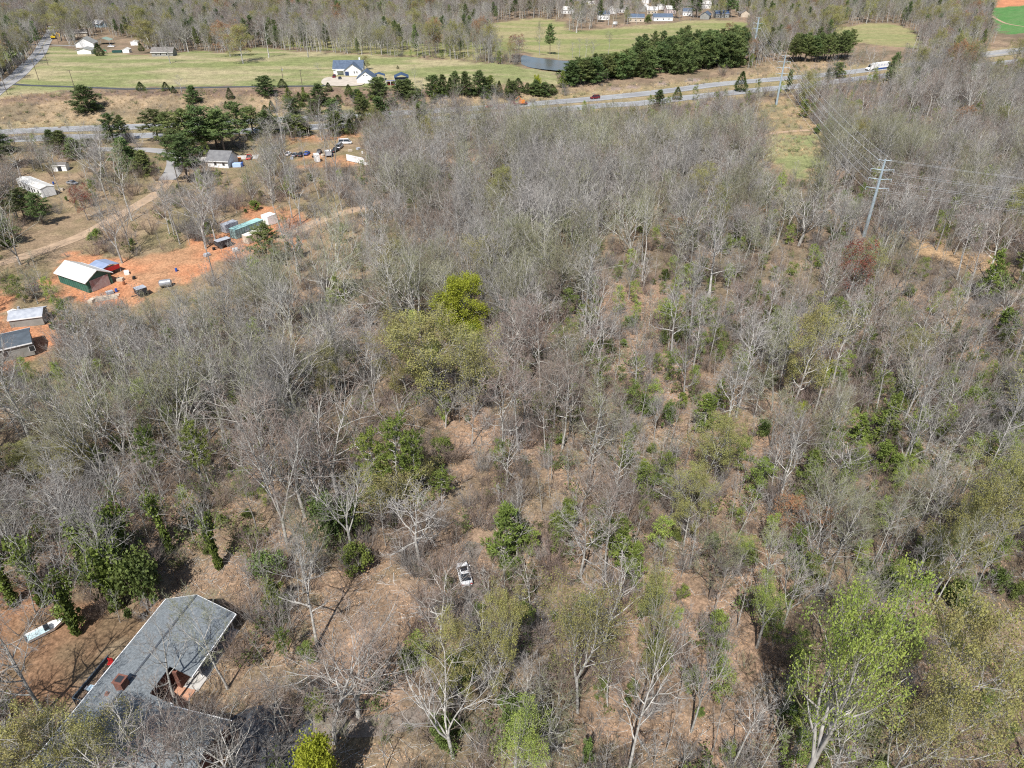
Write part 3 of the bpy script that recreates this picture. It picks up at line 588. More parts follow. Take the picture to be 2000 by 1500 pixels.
# lumber pile, greenhouse frame
lp = empty('lumber_pile', P(207, 583), math.radians(22), 'pile of pale weathered boards lying in front of the green barn', 'lumber pile')
for k in range(9):
    MB().box(-3.2+random.uniform(-.4, .4), 3.0+random.uniform(-.3, .5), -1.4+k*0.3, -1.2+k*0.3, 0.1+0.12*(k % 3), 0.2+0.12*(k % 3)).build('board', M['tan_siding'], lp)
gh = house('open_shed', 'low shed with pale grey sheet-metal roof above the dark-roofed mobile home', 'shed', P(60, 628), math.radians(18), 7, 5.2, 2.2, 0.9, M['grey_siding'], M['grey_metal'], ov=0.2)
c_a, c_b = Vector((*plane(-60, 668, 3.2), 0)), Vector((*plane(66, 640, 3.2), 0))
mh2 = house('mobile_home', 'mobile home with charcoal roof cut by the left edge', 'mobile home', ((c_a+c_b)/2+Vector((0.6, -3.0, 0)))[:2], ang(c_a, c_b), (c_b-c_a).length, 7.6, 3.0, 0.9, M['grey_siding'], paint('charcoal_roof', (0.09, 0.11, 0.13), 0.8, var=0.3), wins=[(-1, [-4, 1, 6])], ov=0.3)

# --- containers and trailers
def container(px_a, px_b, top, W, H, label, m, mt, cat='container', name='container', wheels=False, ribs=True):
    a = Vector((*plane(*px_a, top), 0)); b = Vector((*plane(*px_b, top), 0)); L = (b-a).length; c = (a+b)/2
    t = empty(name, (c.x, c.y, tz(c.x, c.y)), ang(a, b), label, cat); z0 = 0.8 if wheels else 0.1
    MB().box(-L/2, L/2, -W/2, W/2, z0, H-0.05).build('wall', m, t)
    MB().box(-L/2-0.03, L/2+0.03, -W/2-0.03, W/2+0.03, H-0.05, H+0.03).build('roof', mt, t)
    if ribs:
        n = min(12, int(L/0.9)); r = MB()
        for k in range(n):
            x = -L/2+0.4+k*(L-0.8)/max(1, n-1)
            for s in (-1, 1): r.box(x-0.07, x+0.07, s*(W/2+0.025)-0.025, s*(W/2+0.025)+0.025, z0+0.1, H-0.1)
        r.build('corrugation', m, t)
    for s in (-1, 1): MB().box(-L/2-0.06, -L/2-0.01, min(0.02*s, s*(W/2-0.1)), max(0.02*s, s*(W/2-0.1)), z0+0.1, H-0.2).build('door', m, t)
    if wheels:
        for x in (L*0.28, L*0.36):
            for s in (-1, 1): MB().cyl((x, s*(W/2-0.15), 0.42), 0.42, 0.25, 12, 'y').build('wheel', M['tyre'], t)
        MB().box(-L/2-1.4, -L/2, -0.08, 0.08, 0.55, 0.7).build('hitch', M['dark'], t)
    return t, L
container((435, 443), (460, 434), 2.6, 2.4, 2.6, 'small grey shipping container left of the long teal one', M['grey_metal'], M['grey_metal'])
ct, cL = container((453, 451), (508, 430), 2.9, 2.8, 2.9, 'long teal shipping container with faded white lettering patches', M['teal_dark'], M['teal'])
for x0, x1 in ((-cL*0.18, -cL*0.02), (cL*0.12, cL*0.34)):
    MB().box(x0, x1, -1.49, -1.46, 1.2, 1.9).build('worn_lettering', mat('worn_white', (0.5, 0.55, 0.58), 0.7, scale=2.5, col2=(0.14, 0.27, 0.28)), ct)
container((478, 462), (514, 447), 2.6, 2.4, 2.6, 'cream container partly hidden by the conifer', M['tan_siding'], mat('cream_roof', (0.75, 0.7, 0.62)))
container((516, 424), (533, 418), 3.0, 3.2, 3.0, 'white box shed at the right end of the containers', M['white'], M['white'], 'shed', 'storage_shed', ribs=False)
container((422, 474), (447, 466), 2.4, 2.2, 2.4, 'grey enclosed trailer on the clay in front of the containers', M['dark'], M['grey_metal'], 'trailer', 'enclosed_trailer', True)
container((262, 560), (281, 554), 2.4, 2.2, 2.4, 'dark utility trailer on the clay right of the barn', M['dark'], M['grey_metal'], 'trailer', 'enclosed_trailer', True)
container((613, 300), (622, 299), 3, 3.0, 3.0, 'white panelled shed at the end of the row of parked cars', M['white'], M['white'], 'shed', 'storage_shed')
container((634, 293), (646, 292), 2.6, 2.2, 2.6, 'pale grey box trailer between the panelled shed and the trucks', M['grey_metal'], M['white'], 'trailer', 'box_trailer', True)
tk = empty('water_tank', P(325, 560), 0.4, 'round silver tank beside the woods edge right of the dark trailer', 'tank')
tm = MB(); tm.tube([(-1.6, 0, 1.1), (-1.3, 0, 1.1), (1.3, 0, 1.1), (1.6, 0, 1.1)], [0.5, 0.95, 0.95, 0.5], 14, 0, True); tm.build('shell', M['silver'], tk)
for x in (-1, 1): MB().box(x-0.15, x+0.15, -0.7, 0.7, 0, 0.35).build('cradle', M['dark'], tk)

# ------------------------------------------------------------------ vehicles
def car(pos, rz, label, paintm, cat='car', name='parked_car', kind='sedan', S=1.0, group=None, glassroof=False, L=4.5, W=1.82):
    """front points along local +x"""
    t = empty(name, pos, rz, label, cat, group); t.scale = (S, S, S)
    h = L/2; bh = {'sedan': 1.0, 'suv': 1.1, 'pickup': 1.1, 'van': 1.15}[kind]
    xs = [-h, -h+0.12, -h+0.6, -h*0.35, h*0.3, h-0.7, h-0.2, h]; wd = [0.80, 0.93, 1, 1, 1, 0.99, 0.9, 0.72]
    zt = [bh*0.78, bh*0.95, bh, bh, bh*0.98, bh*0.85, bh*0.76, bh*0.6]; zl = [0.45, 0.35, 0.28, 0.28, 0.28, 0.28, 0.32, 0.42]
    V = []; F = []
    for x, w, a, b in zip(xs, wd, zt, zl):
        y = W/2*w; V += [(x, -y*0.92, b), (x, -y, b+0.2), (x, -y, a-0.16), (x, -y*0.86, a), (x, y*0.86, a), (x, y, a-0.16), (x, y, b+0.2), (x, y*0.92, b)]
    n = len(xs)
    for i in range(n-1):
        for k in range(8): F.append((i*8+k, (i+1)*8+k, (i+1)*8+(k+1) % 8, i*8+(k+1) % 8))
    F += [tuple(range(8)), tuple(range((n-1)*8+7, (n-1)*8-1, -1))]
    obj('body', V, F, paintm, t, smooth=False)
    def cabin(x0, x1, x2, x3, top, nm='cabin', m=M['glass']):
        y0, y1 = W/2*0.86, W/2*0.66; b = bh-0.03
        V = [(x0, -y0, b), (x3, -y0, b), (x3, y0, b), (x0, y0, b), (x1, -y1, top), (x2, -y1, top), (x2, y1, top), (x1, y1, top)]
        obj(nm, V, [(0, 1, 5, 4), (1, 2, 6, 5), (2, 3, 7, 6), (3, 0, 4, 7), (4, 5, 6, 7)], m, t)
        if glassroof:
            r = MB(); r.box(x1-0.05, x1+0.42, -y1-0.02, y1+0.02, top-0.02, top+0.035); r.box(x1+0.42, x2+0.05, -y1-0.03, -y1+0.1, top-0.02, top+0.035); r.box(x1+0.42, x2+0.05, y1-0.1, y1+0.03, top-0.02, top+0.035); r.build('roof', paintm, t)
        else: MB().box(x1-0.03, x2+0.03, -y1-0.02, y1+0.02, top-0.03, top+0.035).build('roof', paintm, t)
        for s in (-1, 1):
            for (xa, xb) in ((x0, x1), (x3, x2), ((x1+x2)/2-0.05, (x1+x2)/2)):
                MB().tube([(xa, s*(y0+0.01), b), (xb, s*(y1+0.01), top)], [0.05, 0.045], 4).build('pillar', paintm, t)
    if kind == 'sedan': cabin(-h+0.45, -h*0.3, h*0.16, h*0.5, bh+0.42)
    elif kind == 'suv': cabin(-h+0.12, -h+0.5, h*0.22, h*0.5, bh+0.62)
    elif kind == 'van': cabin(-h+0.05, -h+0.12, h*0.5, h*0.82, bh+1.0)
    else:
        cabin(-h*0.12, -h*0.02, h*0.28, h*0.52, bh+0.55)
        MB().box(-h+0.15, -h*0.16, -W/2+0.14, W/2-0.14, bh-0.02, bh+0.015).build('truck_bed', M['dark'], t)
    for x in (-h*0.62, h*0.64):
        for s in (-1, 1):
            w = MB().cyl((x, s*(W/2-0.1), 0.34), 0.34, 0.24, 14, 'y').build('wheel', M['tyre'], t)
            MB().cyl((x, s*(W/2+0.02), 0.34), 0.2, 0.03, 10, 'y').build('rim', M['silver'], w)
    for s in (-1, 1):
        MB().box(h-0.22, h-0.02, s*W*0.33-0.16, s*W*0.33+0.16, 0.62, 0.74).build('headlight', M['silver'], t)
        MB().box(-h-0.01, -h+0.1, s*W*0.34-0.16, s*W*0.34+0.16, 0.68, 0.84).build('taillight', M['red'], t)
        MB().box(h*0.38, h*0.38+0.12, s*(W/2+0.08)-0.09, s*(W/2+0.08)+0.09, bh, bh+0.14).build('mirror', paintm, t)
    return t
car(P(907, 1126), math.radians(104), 'white car parked alone on the gravel track in the woods', M['car_white'], kind='sedan', glassroof=True)
car(P(218, 92), math.radians(176), 'white pickup truck in front of the pale green carport', M['car_white'], 'pickup truck', 'pickup_truck', 'pickup', L=5.6, W=2.0)
hyr = ang(P(66, 120), P(84, 92))
car(P(69, 119), hyr+math.pi, 'white car driving down the local road at the upper left', M['car_white'], name='moving_car')
car(P(142, 360), math.radians(-20), 'grey car parked on the grass right of the white mobile home', M['silver'])
car(P(487, 310), math.radians(100), 'bright red pickup on the pale concrete drive', M['red'], 'pickup truck', 'pickup_truck', 'pickup', L=5.4, W=2.0)
car(P(577, 305), math.radians(80), 'silver car at the left end of the parked row', M['silver'], group='cars parked in a row'); car(P(589, 305), math.radians(84), 'dark car in the middle of the parked row', M['dark'], kind='suv', group='cars parked in a row')
car(P(563, 303), math.radians(85), 'small white car half hidden by a bare tree left of the silver car', M['car_white'], group='cars parked in a row')
car(P(600, 302), math.radians(88), 'grey-blue car next to the white panelled shed', M['blue'], group='cars parked in a row')
car(P(624, 300), math.radians(95), 'charcoal car between the white shed and the grey box trailer', M['dark'], kind='suv')
car(P(655, 296), math.radians(75), 'dark pickup with junk behind the bare trunks', M['dark'], 'pickup truck', 'pickup_truck', 'pickup', L=5.4, W=2.0)
car(P(664, 289), math.radians(85), 'silver van standing close to the white van', M['silver'], 'van', 'parked_van', 'van', L=5.5, W=2.0)
car(P(675, 281), math.radians(5), 'white van parked on the grass at the right of the yard', M['car_white'], 'van', 'parked_van', 'van', L=5.6, W=2.1)
car(P(536, 292), math.radians(30), 'pale car under the reddish bare shrubs', M['silver'])
car(P(722, 282), math.radians(10), 'dark grey car among the trees right of the white van', M['silver'])
car(P(664, 155), math.radians(-80), 'black car parked by the porch of the white farmhouse', M['dark'])
car(P(653, 152), math.radians(-85), 'dark red car beside the black one at the farmhouse', M['maroon'], kind='suv')
tp = empty('billboard_panel', P(695, 318), math.radians(-35), 'tilted white panel trailer lying among the bare trees', 'panel')
MB().box(-5.0, 5.0, -0.15, 0.15, 0.2, 2.6).build('panel', M['white'], tp); MB().box(-5, -4.85, -0.8, 0.8, 0, 0.25).build('skid', M['dark'], tp); MB().box(4.85, 5, -0.8, 0.8, 0, 0.25).build('skid', M['dark'], tp)
# pallets / goods beside the small house
for i, (a, b, mm, nm) in enumerate([(463, 316, M['orange'], 'orange'), (464, 326, paint('tarp_blue', (0.45, 0.6, 0.8)), 'pale blue'), (472, 325, M['blue'], 'deep blue')]):
    t = empty('storage_rack', P(a, b), 0.1, f'{nm} covered goods stacked beside the small grey-roofed house', 'stack of goods')
    MB().box(-1.6 if i < 2 else -0.7, 1.6 if i < 2 else 0.7, -1.1, 1.1, 0.15, 1.5).build('load', mm, t); MB().box(-1.7, 1.7, -1.2, 1.2, 0, 0.15).build('pallet', M['wood'], t)
CL = [(236, 548, 'crate', 'tan'), (243, 556, 'barrel', 'rusty'), (228, 570, 'barrel', 'blue'), (215, 574, 'crate', 'grey'), (248, 535, 'crate', 'white'), (262, 545, 'tyre_stack', 'black'), (180, 590, 'crate', 'tan'), (345, 530, 'barrel', 'blue'), (405, 500, 'crate', 'grey'), (418, 488, 'tyre_stack', 'black'), (460, 490, 'crate', 'white'), (538, 432, 'crate', 'tan'), (545, 445, 'barrel', 'rusty'), (25, 612, 'crate', 'white'), (38, 606, 'barrel', 'grey'), (88, 625, 'crate', 'tan'), (100, 640, 'tyre_stack', 'black'),
      (120, 372, 'crate', 'tan'), (105, 360, 'barrel', 'blue'), (40, 385, 'crate', 'grey'), (520, 300, 'crate', 'white'), (548, 308, 'barrel', 'rusty'), (612, 308, 'tyre_stack', 'black'), (630, 305, 'crate', 'tan'), (650, 304, 'barrel', 'blue'), (700, 292, 'crate', 'grey'), (708, 300, 'barrel', 'white'), (684, 296, 'crate', 'tan'), (570, 311, 'crate', 'grey'), (716, 322, 'crate', 'white')]
CLM = {'tan': M['tan_siding'], 'rusty': paint('rust', (0.25, 0.1, 0.05)), 'blue': M['blue'], 'grey': M['grey_metal'], 'white': M['white'], 'black': M['tyre']}
CLP = [('the green barn', 165, 545), ('the containers', 480, 450), ('the low grey-roofed shed', 60, 625), ('the mobile home', 75, 370), ('the parked row of cars', 590, 303), ('the white van', 678, 283)]
for i, (a, b, kd, cl_) in enumerate(CL):
    lm = min(CLP, key=lambda L: (L[1]-a)**2+(L[2]-b)**2); n_ = sum(1 for c in CL[:i] if c[2] == kd and c[3] == cl_ and min(CLP, key=lambda L: (L[1]-c[0])**2+(L[2]-c[1])**2) is lm)
    lb = f"{cl_} {kd.replace('_', ' ')}{' farther' if n_ else ''} {'right' if a > lm[1] else 'left'} of {lm[0]}"
    mb = MB()
    if kd == 'crate': mb.box(-0.8, 0.8, -0.6, 0.6, 0, 0.8); mb.box(-0.85, 0.85, -0.65, -0.6, 0.25, 0.35); mb.box(-0.85, 0.85, 0.6, 0.65, 0.25, 0.35)
    elif kd == 'barrel': mb.tube([(0, 0, 0), (0, 0, 0.3), (0, 0, 0.45), (0, 0, 0.6), (0, 0, 0.95)], [0.3, 0.33, 0.36, 0.33, 0.3], 10, 0, True)
    else:
        for k in range(3): mb.tube([(0.06*k, 0, 0.26*k), (0.06*k, 0, 0.26*k+0.24)], [0.42, 0.42], 10, 0, True)
    o = mb.build(kd, CLM[cl_]); o.location = P(a, b); o.rotation_euler.z = i*1.3; tag(o, lb, kd.replace('_', ' '), 'loose things lying about the yards')
# highway traffic
def lane(px): # north carriageway heading at x of pixel
    a = P(px[0]-20, np.interp(px[0]-20, [p[0] for p in HWN_PX], [p[1] for p in HWN_PX])); b = P(px[0]+20, np.interp(px[0]+20, [p[0] for p in HWN_PX], [p[1] for p in HWN_PX])); return ang(a, b)
car(P(1162, 193), lane((1162, 0))+math.pi, 'dark maroon SUV driving on the far carriageway', M['maroon'], 'suv', 'moving_car', 'suv', L=4.9, W=2.0, S=1.15)
car(P(955, 211), lane((955, 0))+math.pi, 'red car on the highway glimpsed between bare trees', M['red'], name='moving_car')
tw = empty('tow_truck', P(1012, 206), lane((1012, 0))+math.pi, 'low truck with orange equipment on the far carriageway', 'truck')
MB().box(-5, 2.0, -1.2, 1.2, 0.8, 1.1).build('flatbed', M['maroon'], tw); MB().box(2.2, 4.4, -1.15, 1.15, 0.5, 2.5).build('truck_cab', M['maroon'], tw); MB().box(3.9, 4.43, -1.0, 1.0, 1.6, 2.3).build('windscreen', M['glass'], tw)
MB().box(-3.5, -0.5, -0.9, 0.9, 1.12, 2.6).build('orange_load', M['orange'], tw); MB().tube([(-2, 0, 2.6), (-0.5, 0, 4.6), (1.5, 0, 3.2)], [0.25, 0.22, 0.2], 5).build('boom', M['orange'], tw)
for x in (-4, -3, 3.2):
    for s in (-1, 1): MB().cyl((x, s*1.05, 0.5), 0.5, 0.3, 10, 'y').build('wheel', M['tyre'], tw)
# semi truck
spos = P(1710, 136); sa = lane((1710, 0))+math.pi
sm = empty('semi_truck', spos, sa, 'white semi truck and long box trailer on the far carriageway', 'truck')
tb = MB().box(-12.0, 3.6, -1.3, 1.3, 1.15, 4.2).build('trailer', M['white'], sm)
for k in range(4): MB().box(-10.0+k*2.9, -8.1+k*2.9, 1.305, 1.33, 2.2+0.1*(k % 2), 3.4).build('side_lettering', mat('pale_grey_print', (0.5, 0.52, 0.58)), tb)
MB().box(-9.5, 0.5, 1.1, 1.2, 0.4, 1.1).build('side_skirt', M['blue'], sm)
cabm = MB(); cabm.add([(4.2, -1.2, 0.5), (9.0, -1.2, 0.5), (9.0, 1.2, 0.5), (4.2, 1.2, 0.5), (4.2, -1.2, 3.7), (6.3, -1.2, 3.6), (6.3, 1.2, 3.6), (4.2, 1.2, 3.7), (7.2, -1.1, 2.0), (7.2, 1.1, 2.0), (9.0, -0.95, 1.65), (9.0, 0.95, 1.65)],
    [(0, 3, 2, 1), (0, 1, 10, 8, 5, 4), (3, 7, 6, 9, 11, 2), (4, 5, 6, 7), (8, 10, 11, 9), (1, 2, 11, 10), (0, 4, 7, 3)]); cabm.build('tractor', M['car_white'], sm)
MB().add([(6.33, -1.05, 3.45), (7.2, -0.98, 2.12), (7.2, 0.98, 2.12), (6.33, 1.05, 3.45)], [(0, 1, 2, 3)]).build('windscreen', M['glass'], sm)
MB().box(9.0, 9.15, -1.1, 1.1, 0.4, 0.95).build('bumper', M['dark'], sm)
for x in (-10.8, -9.6, 3.6, 4.8, 8.0):
    for s in (-1, 1): MB().cyl((x, s*1.05, 0.52), 0.52, 0.4, 12, 'y').build('wheel', M['tyre'], sm)
# white boat trailer in the lower left woods
bt = empty('boat', P(90, 1236), math.radians(42), 'small white boat lying under the bare trees at the left edge', 'boat')
bm = MB(); bm.add([(-2.6, -0.7, 0.3), (1.2, -0.7, 0.3), (2.8, 0, 0.5), (1.2, 0.7, 0.3), (-2.6, 0.7, 0.3), (-2.7, -0.95, 1.0), (1.3, -0.95, 1.05), (3.2, 0, 1.25), (1.3, 0.95, 1.05), (-2.7, 0.95, 1.0)], [(0, 4, 3, 2, 1), (0, 1, 6, 5), (1, 2, 7, 6), (2, 3, 8, 7), (3, 4, 9, 8), (4, 0, 5, 9)]); bm.build('hull', M['white'], bt)
bt.scale = (0.85, 0.8, 0.8)
MB().box(-2.4, 0.6, -0.75, 0.75, 0.7, 0.8).build('floor_board', paint('pale_aqua', (0.5, 0.65, 0.68)), bt)
MB().box(0.0, 0.7, -0.5, 0.5, 0.8, 1.5).build('windshield', M['glass'], bt)

# ------------------------------------------------------------------ poles, wires, fence, flags
def lerp_wire(a, b, sag, n=14):
    return [a+(b-a)*t-Vector((0, 0, 4*sag*t*(1-t))) for t in [k/n for k in range(n+1)]]
def pylon(px, py, topy, label, rz, arms=4, R=0.55):
    b = P(px, py); H = height_at(b.y, topy)-b.z
    t = empty('transmission_pole', b, rz, label, 'power pole')
    MB().tube([(0, 0, 0), (0, 0, H*0.5), (0, 0, H)], [R, R*0.75, R*0.45], 10, 0, True).build('shaft', M['pole_metal'], t)
    tips = []
    for k in range(arms):
        z = H-0.4-k*H*0.115; w = 1.8 if k == 0 else 3.1
        MB().tube([(-w, 0, z+0.25), (0, 0, z-0.05), (w, 0, z+0.25)], [0.08, 0.15, 0.08], 5, 0, True).build('crossarm', M['pole_metal'], t)
        for s in (-1, 1):
            zt = z+0.25; tips.append((s*w, zt-0.8 if k else zt))
            if k: MB().tube([(s*w, 0, zt), (s*w, 0, zt-0.8)], [0.1, 0.1], 5).build('insulator', M['grey_metal'], t)
    R_ = Matrix.Rotation(rz, 3, 'Z')
    return [Vector(b)+R_ @ Vector((x, 0, z)) for x, z in tips]
py3 = pylon(1687, 462, 311, 'nearest steel transmission pole with four crossarms rising from the right woods', math.radians(-14), 4, 0.55)
py2 = pylon(1516, 205, 108, 'steel transmission pole on the bank beside the near carriageway', math.radians(-9), 4, 0.6)
py1 = pylon(1468, 121, 34, 'pale blue steel transmission pole behind the highway by the pond', math.radians(-14), 3, 0.95)
pylon(1868, 78, 24, 'distant transmission pole near the green lawn at the upper right', math.radians(-10), 3, 0.5)
off = [Vector((235, 150, 0))+(v-Vector(P(1687, 462)))+Vector((0, 0, 0)) for v in py3]
def wire(a, b, sag, label):
    mb = MB(); mb.tube(lerp_wire(a, b, sag), [0.022]*15, 3); o = mb.build('power_line', M['wire']); tag(o, label, 'power line', 'wires strung between the transmission poles')
ARM = ['top', 'second', 'third', 'lowest']; SD = ['left', 'right']
for i in range(8): wire(py3[i], off[i], 1.5, f'power line from the {SD[i % 2]} end of the {ARM[i//2]} nearest-pole crossarm, going off right')
for i in range(8): wire(py3[i], py2[i], 2.5, f'power line joining the {SD[i % 2]} ends of the {ARM[i//2]} crossarms of the two nearer steel poles')
for i in range(6): wire(py2[i], py1[i], 2.5, f'power line over the highway from the {SD[i % 2]} end of the {ARM[i//2]} crossarm')
def upole(px, py, topy, label, cross=True, lamp=False, trans=False, top=None):
    b = P(px, py); H = height_at(b.y, topy)-b.z
    t = empty('utility_pole', b, 0.4, label, 'utility pole')
    MB().tube([(0, 0, 0), (0, 0, H)], [0.17, 0.12], 8, 0, True).build('shaft', M['pole_wood'], t)
    if cross: MB().box(-1.3, 1.3, -0.08, 0.08, H-0.6, H-0.42).build('crossarm', M['pole_wood'], t)
    if trans: MB().cyl((0.4, 0, H-1.6), 0.3, 0.9, 10).build('transformer', M['grey_metal'], t)
    if lamp: MB().box(-0.2, 1.2, -0.12, 0.12, H-0.12, H+0.04).build('lamp_arm', M['dark'], t)
    return Vector(b)+Vector((0, 0, H-0.4))
u = [upole(30, 119, 86, 'wooden pole standing on the sports lawn left of the local road'), upole(94, 127, 90, 'wooden pole on the meadow beside the white car on the road'),
     upole(76, 157, 114, 'wooden pole close to the road bend below the white car'), upole(147, 176, 136, 'wooden pole leaning over the dark driveway'),
     upole(15, 185, 152, 'wooden pole with a lamp at the left end of the dark driveway', lamp=True), upole(115, 86, 49, 'wooden pole with a long crossarm beside the yellow excavator', trans=True),
     upole(553, 156, 130, 'grey pole with transformer in the meadow left of the farmhouse', cross=False, trans=True), upole(590, 165, 137, 'dark lamp pole at the farmhouse drive', cross=False, lamp=True)]
upole(485, 355, 316, 'wooden pole right of the small grey-roofed house', cross=False); upole(352, 372, 318, 'slim pole beside the paved loop', cross=False)
def uw(a, b, where): tag(MB().tube(lerp_wire(a, b, 0.8), [0.035]*15, 3).build('overhead_cable', M['pole_wood']), 'thin overhead cable '+where, 'cable', 'cables between the wooden poles')
uw(u[2], u[3], 'reaching the pole over the dark driveway'); uw(u[1], u[2], 'following the local road past the white car'); uw(u[5], u[1], 'from the excavator pole down to the meadow'); uw(u[5], u[5]+Vector((-130, -6, -1)), 'running left behind the feather flags')
# fabric fence along the road
fp = G([(-40, 172), (0, 147), (20, 128), (40, 108), (56, 93)]); fe = empty('fence', fp[2], 0, 'black fabric silt fence running beside the local road', 'fence')
fm = MB(); o0 = Vector(fp[2])
for a, b in zip(fp[:-1], fp[1:]):
    a = Vector(a)-o0; b = Vector(b)-o0
    fm.add([a, b, b+Vector((0, 0, 2.3)), a+Vector((0, 0, 2.3)), a+Vector((.08, 0, 0)), b+Vector((.08, 0, 0)), b+Vector((.08, 0, 2.3)), a+Vector((.08, 0, 2.3))], [(0, 1, 2, 3), (4, 5, 6, 7), (3, 2, 6, 7)])
    for k in range(4):
        q = a+(b-a)*k/4; MB().box(q.x-0.1, q.x+0.1, q.y-0.1, q.y+0.1, q.z, q.z+2.5).build('post', M['pole_wood'], fe)
fm.build('fabric', M['fabric_black'], fe)
for (a, b, mm, lb) in [(47, 102, M['teal'], 'small teal banner tied to the black fence near its far end'), (41, 109, M['teal'], 'second teal banner on the black fence')]:
    q = P(a, b); bx_thing('banner', q+Vector((0.3, -0.3, 0.6)), (1.6, 0.06, 1.6), lb, 'banner', mm, 0.8)
for (a, b, mm, lb) in [(22, 79, M['white'], 'white feather flag, second from the left edge'), (45, 78, M['white'], 'white feather flag nearest the local road'), (3, 74, paint('flag_blue', (0.4, 0.65, 0.85)), 'pale blue feather flag at the left edge'), (39, 79, paint('flag_lime', (0.55, 0.6, 0.08)), 'lime feather flag beside the white one')]:
    t = empty('feather_flag', P(a, b), 0.1, lb, 'flag'); MB().tube([(0, 0, 0), (0, 0, 5.2)], [0.06, 0.04], 5).build('flag_pole', M['grey_metal'], t)
    MB().prism([(0.05, 1.2), (1.3, 1.5), (1.5, 3.6), (1.0, 5.0), (0.05, 5.2)], -0.03, 0.03).build('flag_cloth', mm, t)
ex = empty('excavator', P(106, 76), 0.3, 'yellow excavator parked where the local road meets the trees', 'excavator')
for s in (-1, 1): MB().box(-2, 2, s*1.2-0.35, s*1.2+0.35, 0, 0.9).build('track', M['dark'], ex)
MB().box(-2, 1.2, -1.3, 1.3, 1.0, 2.4).build('body', M['yellow'], ex); MB().box(0, 1.4, -1.2, -0.1, 2.4, 3.4).build('operator_cab', M['glass'], ex)
MB().tube([(1.2, 0.4, 2.0), (3.0, 0.4, 4.6), (4.8, 0.4, 3.2), (4.6, 0.4, 0.9)], [0.3, 0.28, 0.22, 0.2], 5).build('boom', M['yellow'], ex); MB().box(4.2, 5.2, -0.1, 0.9, 0.1, 0.9).build('bucket', M['dark'], ex)
o_t = empty('work_truck', P(54, 84), 0.2, 'white work truck with orange load by the feather flags', 'truck')
MB().box(-3, 1.5, -1.2, 1.2, 0.6, 2.0).build('truck_bed', M['orange'], o_t); MB().box(1.6, 3.6, -1.1, 1.1, 0.5, 2.6).build('truck_cab', M['white'], o_t)
for x in (-2, 2.6):
    for s in (-1, 1): MB().cyl((x, s, 0.45), 0.45, 0.3, 10, 'y').build('wheel', M['tyre'], o_t)
for i in range(9):
    q = P(2+i*5.2, 86.5+0.15*i)
    t = empty('planter_tub', q, 0, ['yellow-flowering', 'clipped green', 'white-flowering'][i % 3]+' shrub tub, '+['first', 'second', 'third', 'fourth', 'fifth', 'sixth', 'seventh', 'eighth', 'last'][i]+' from the left in the row by the flags', 'planter', 'planter tubs in a row')
    MB().cyl((0, 0, 0.35), 0.6, 0.7, 8).build('tub', M['dark'], t); MB().tube([(0, 0, 0.6), (0, 0, 1.1), (0, 0, 1.7)], [0.5, 0.9, 0.2], 7, 0, True).build('plant', [M['lime'], M['privet'], M['white']][i % 3], t)
# overpass barriers at the right end of the highway
ba = [P(1915, 110), P(2000, 99.5), P(2200, 78)]; ofs = Vector((1.2, -6.6, 0))
br = empty('overpass', ba[0], 0, 'pale concrete overpass carrying the far carriageway at the right edge', 'bridge')
bq = [Vector(p)-Vector(ba[0]) for p in ba]
for nm, dy, z0, z1 in (('parapet', -7.0, 0.1, 1.3), ('parapet', 7.2, 0.1, 1.3), ('underside_shade', -7.5, -0.9, 0.05)):
    m_ = MB()
    for a, b in zip(bq[:-1], bq[1:]):
        V = [(a.x, a.y+dy, z0), (b.x, b.y+dy, z0), (b.x, b.y+dy+0.4, z0), (a.x, a.y+dy+0.4, z0), (a.x, a.y+dy, z1), (b.x, b.y+dy, z1), (b.x, b.y+dy+0.4, z1), (a.x, a.y+dy+0.4, z1)]
        m_.add(V, [(4, 5, 6, 7), (0, 1, 5, 4), (3, 7, 6, 2), (0, 4, 7, 3), (1, 2, 6, 5)])
    m_.build(nm, M['concrete'] if nm == 'parapet' else M['dark'], br)  # charcoal strip below the parapet: the deck's dark underside painted in
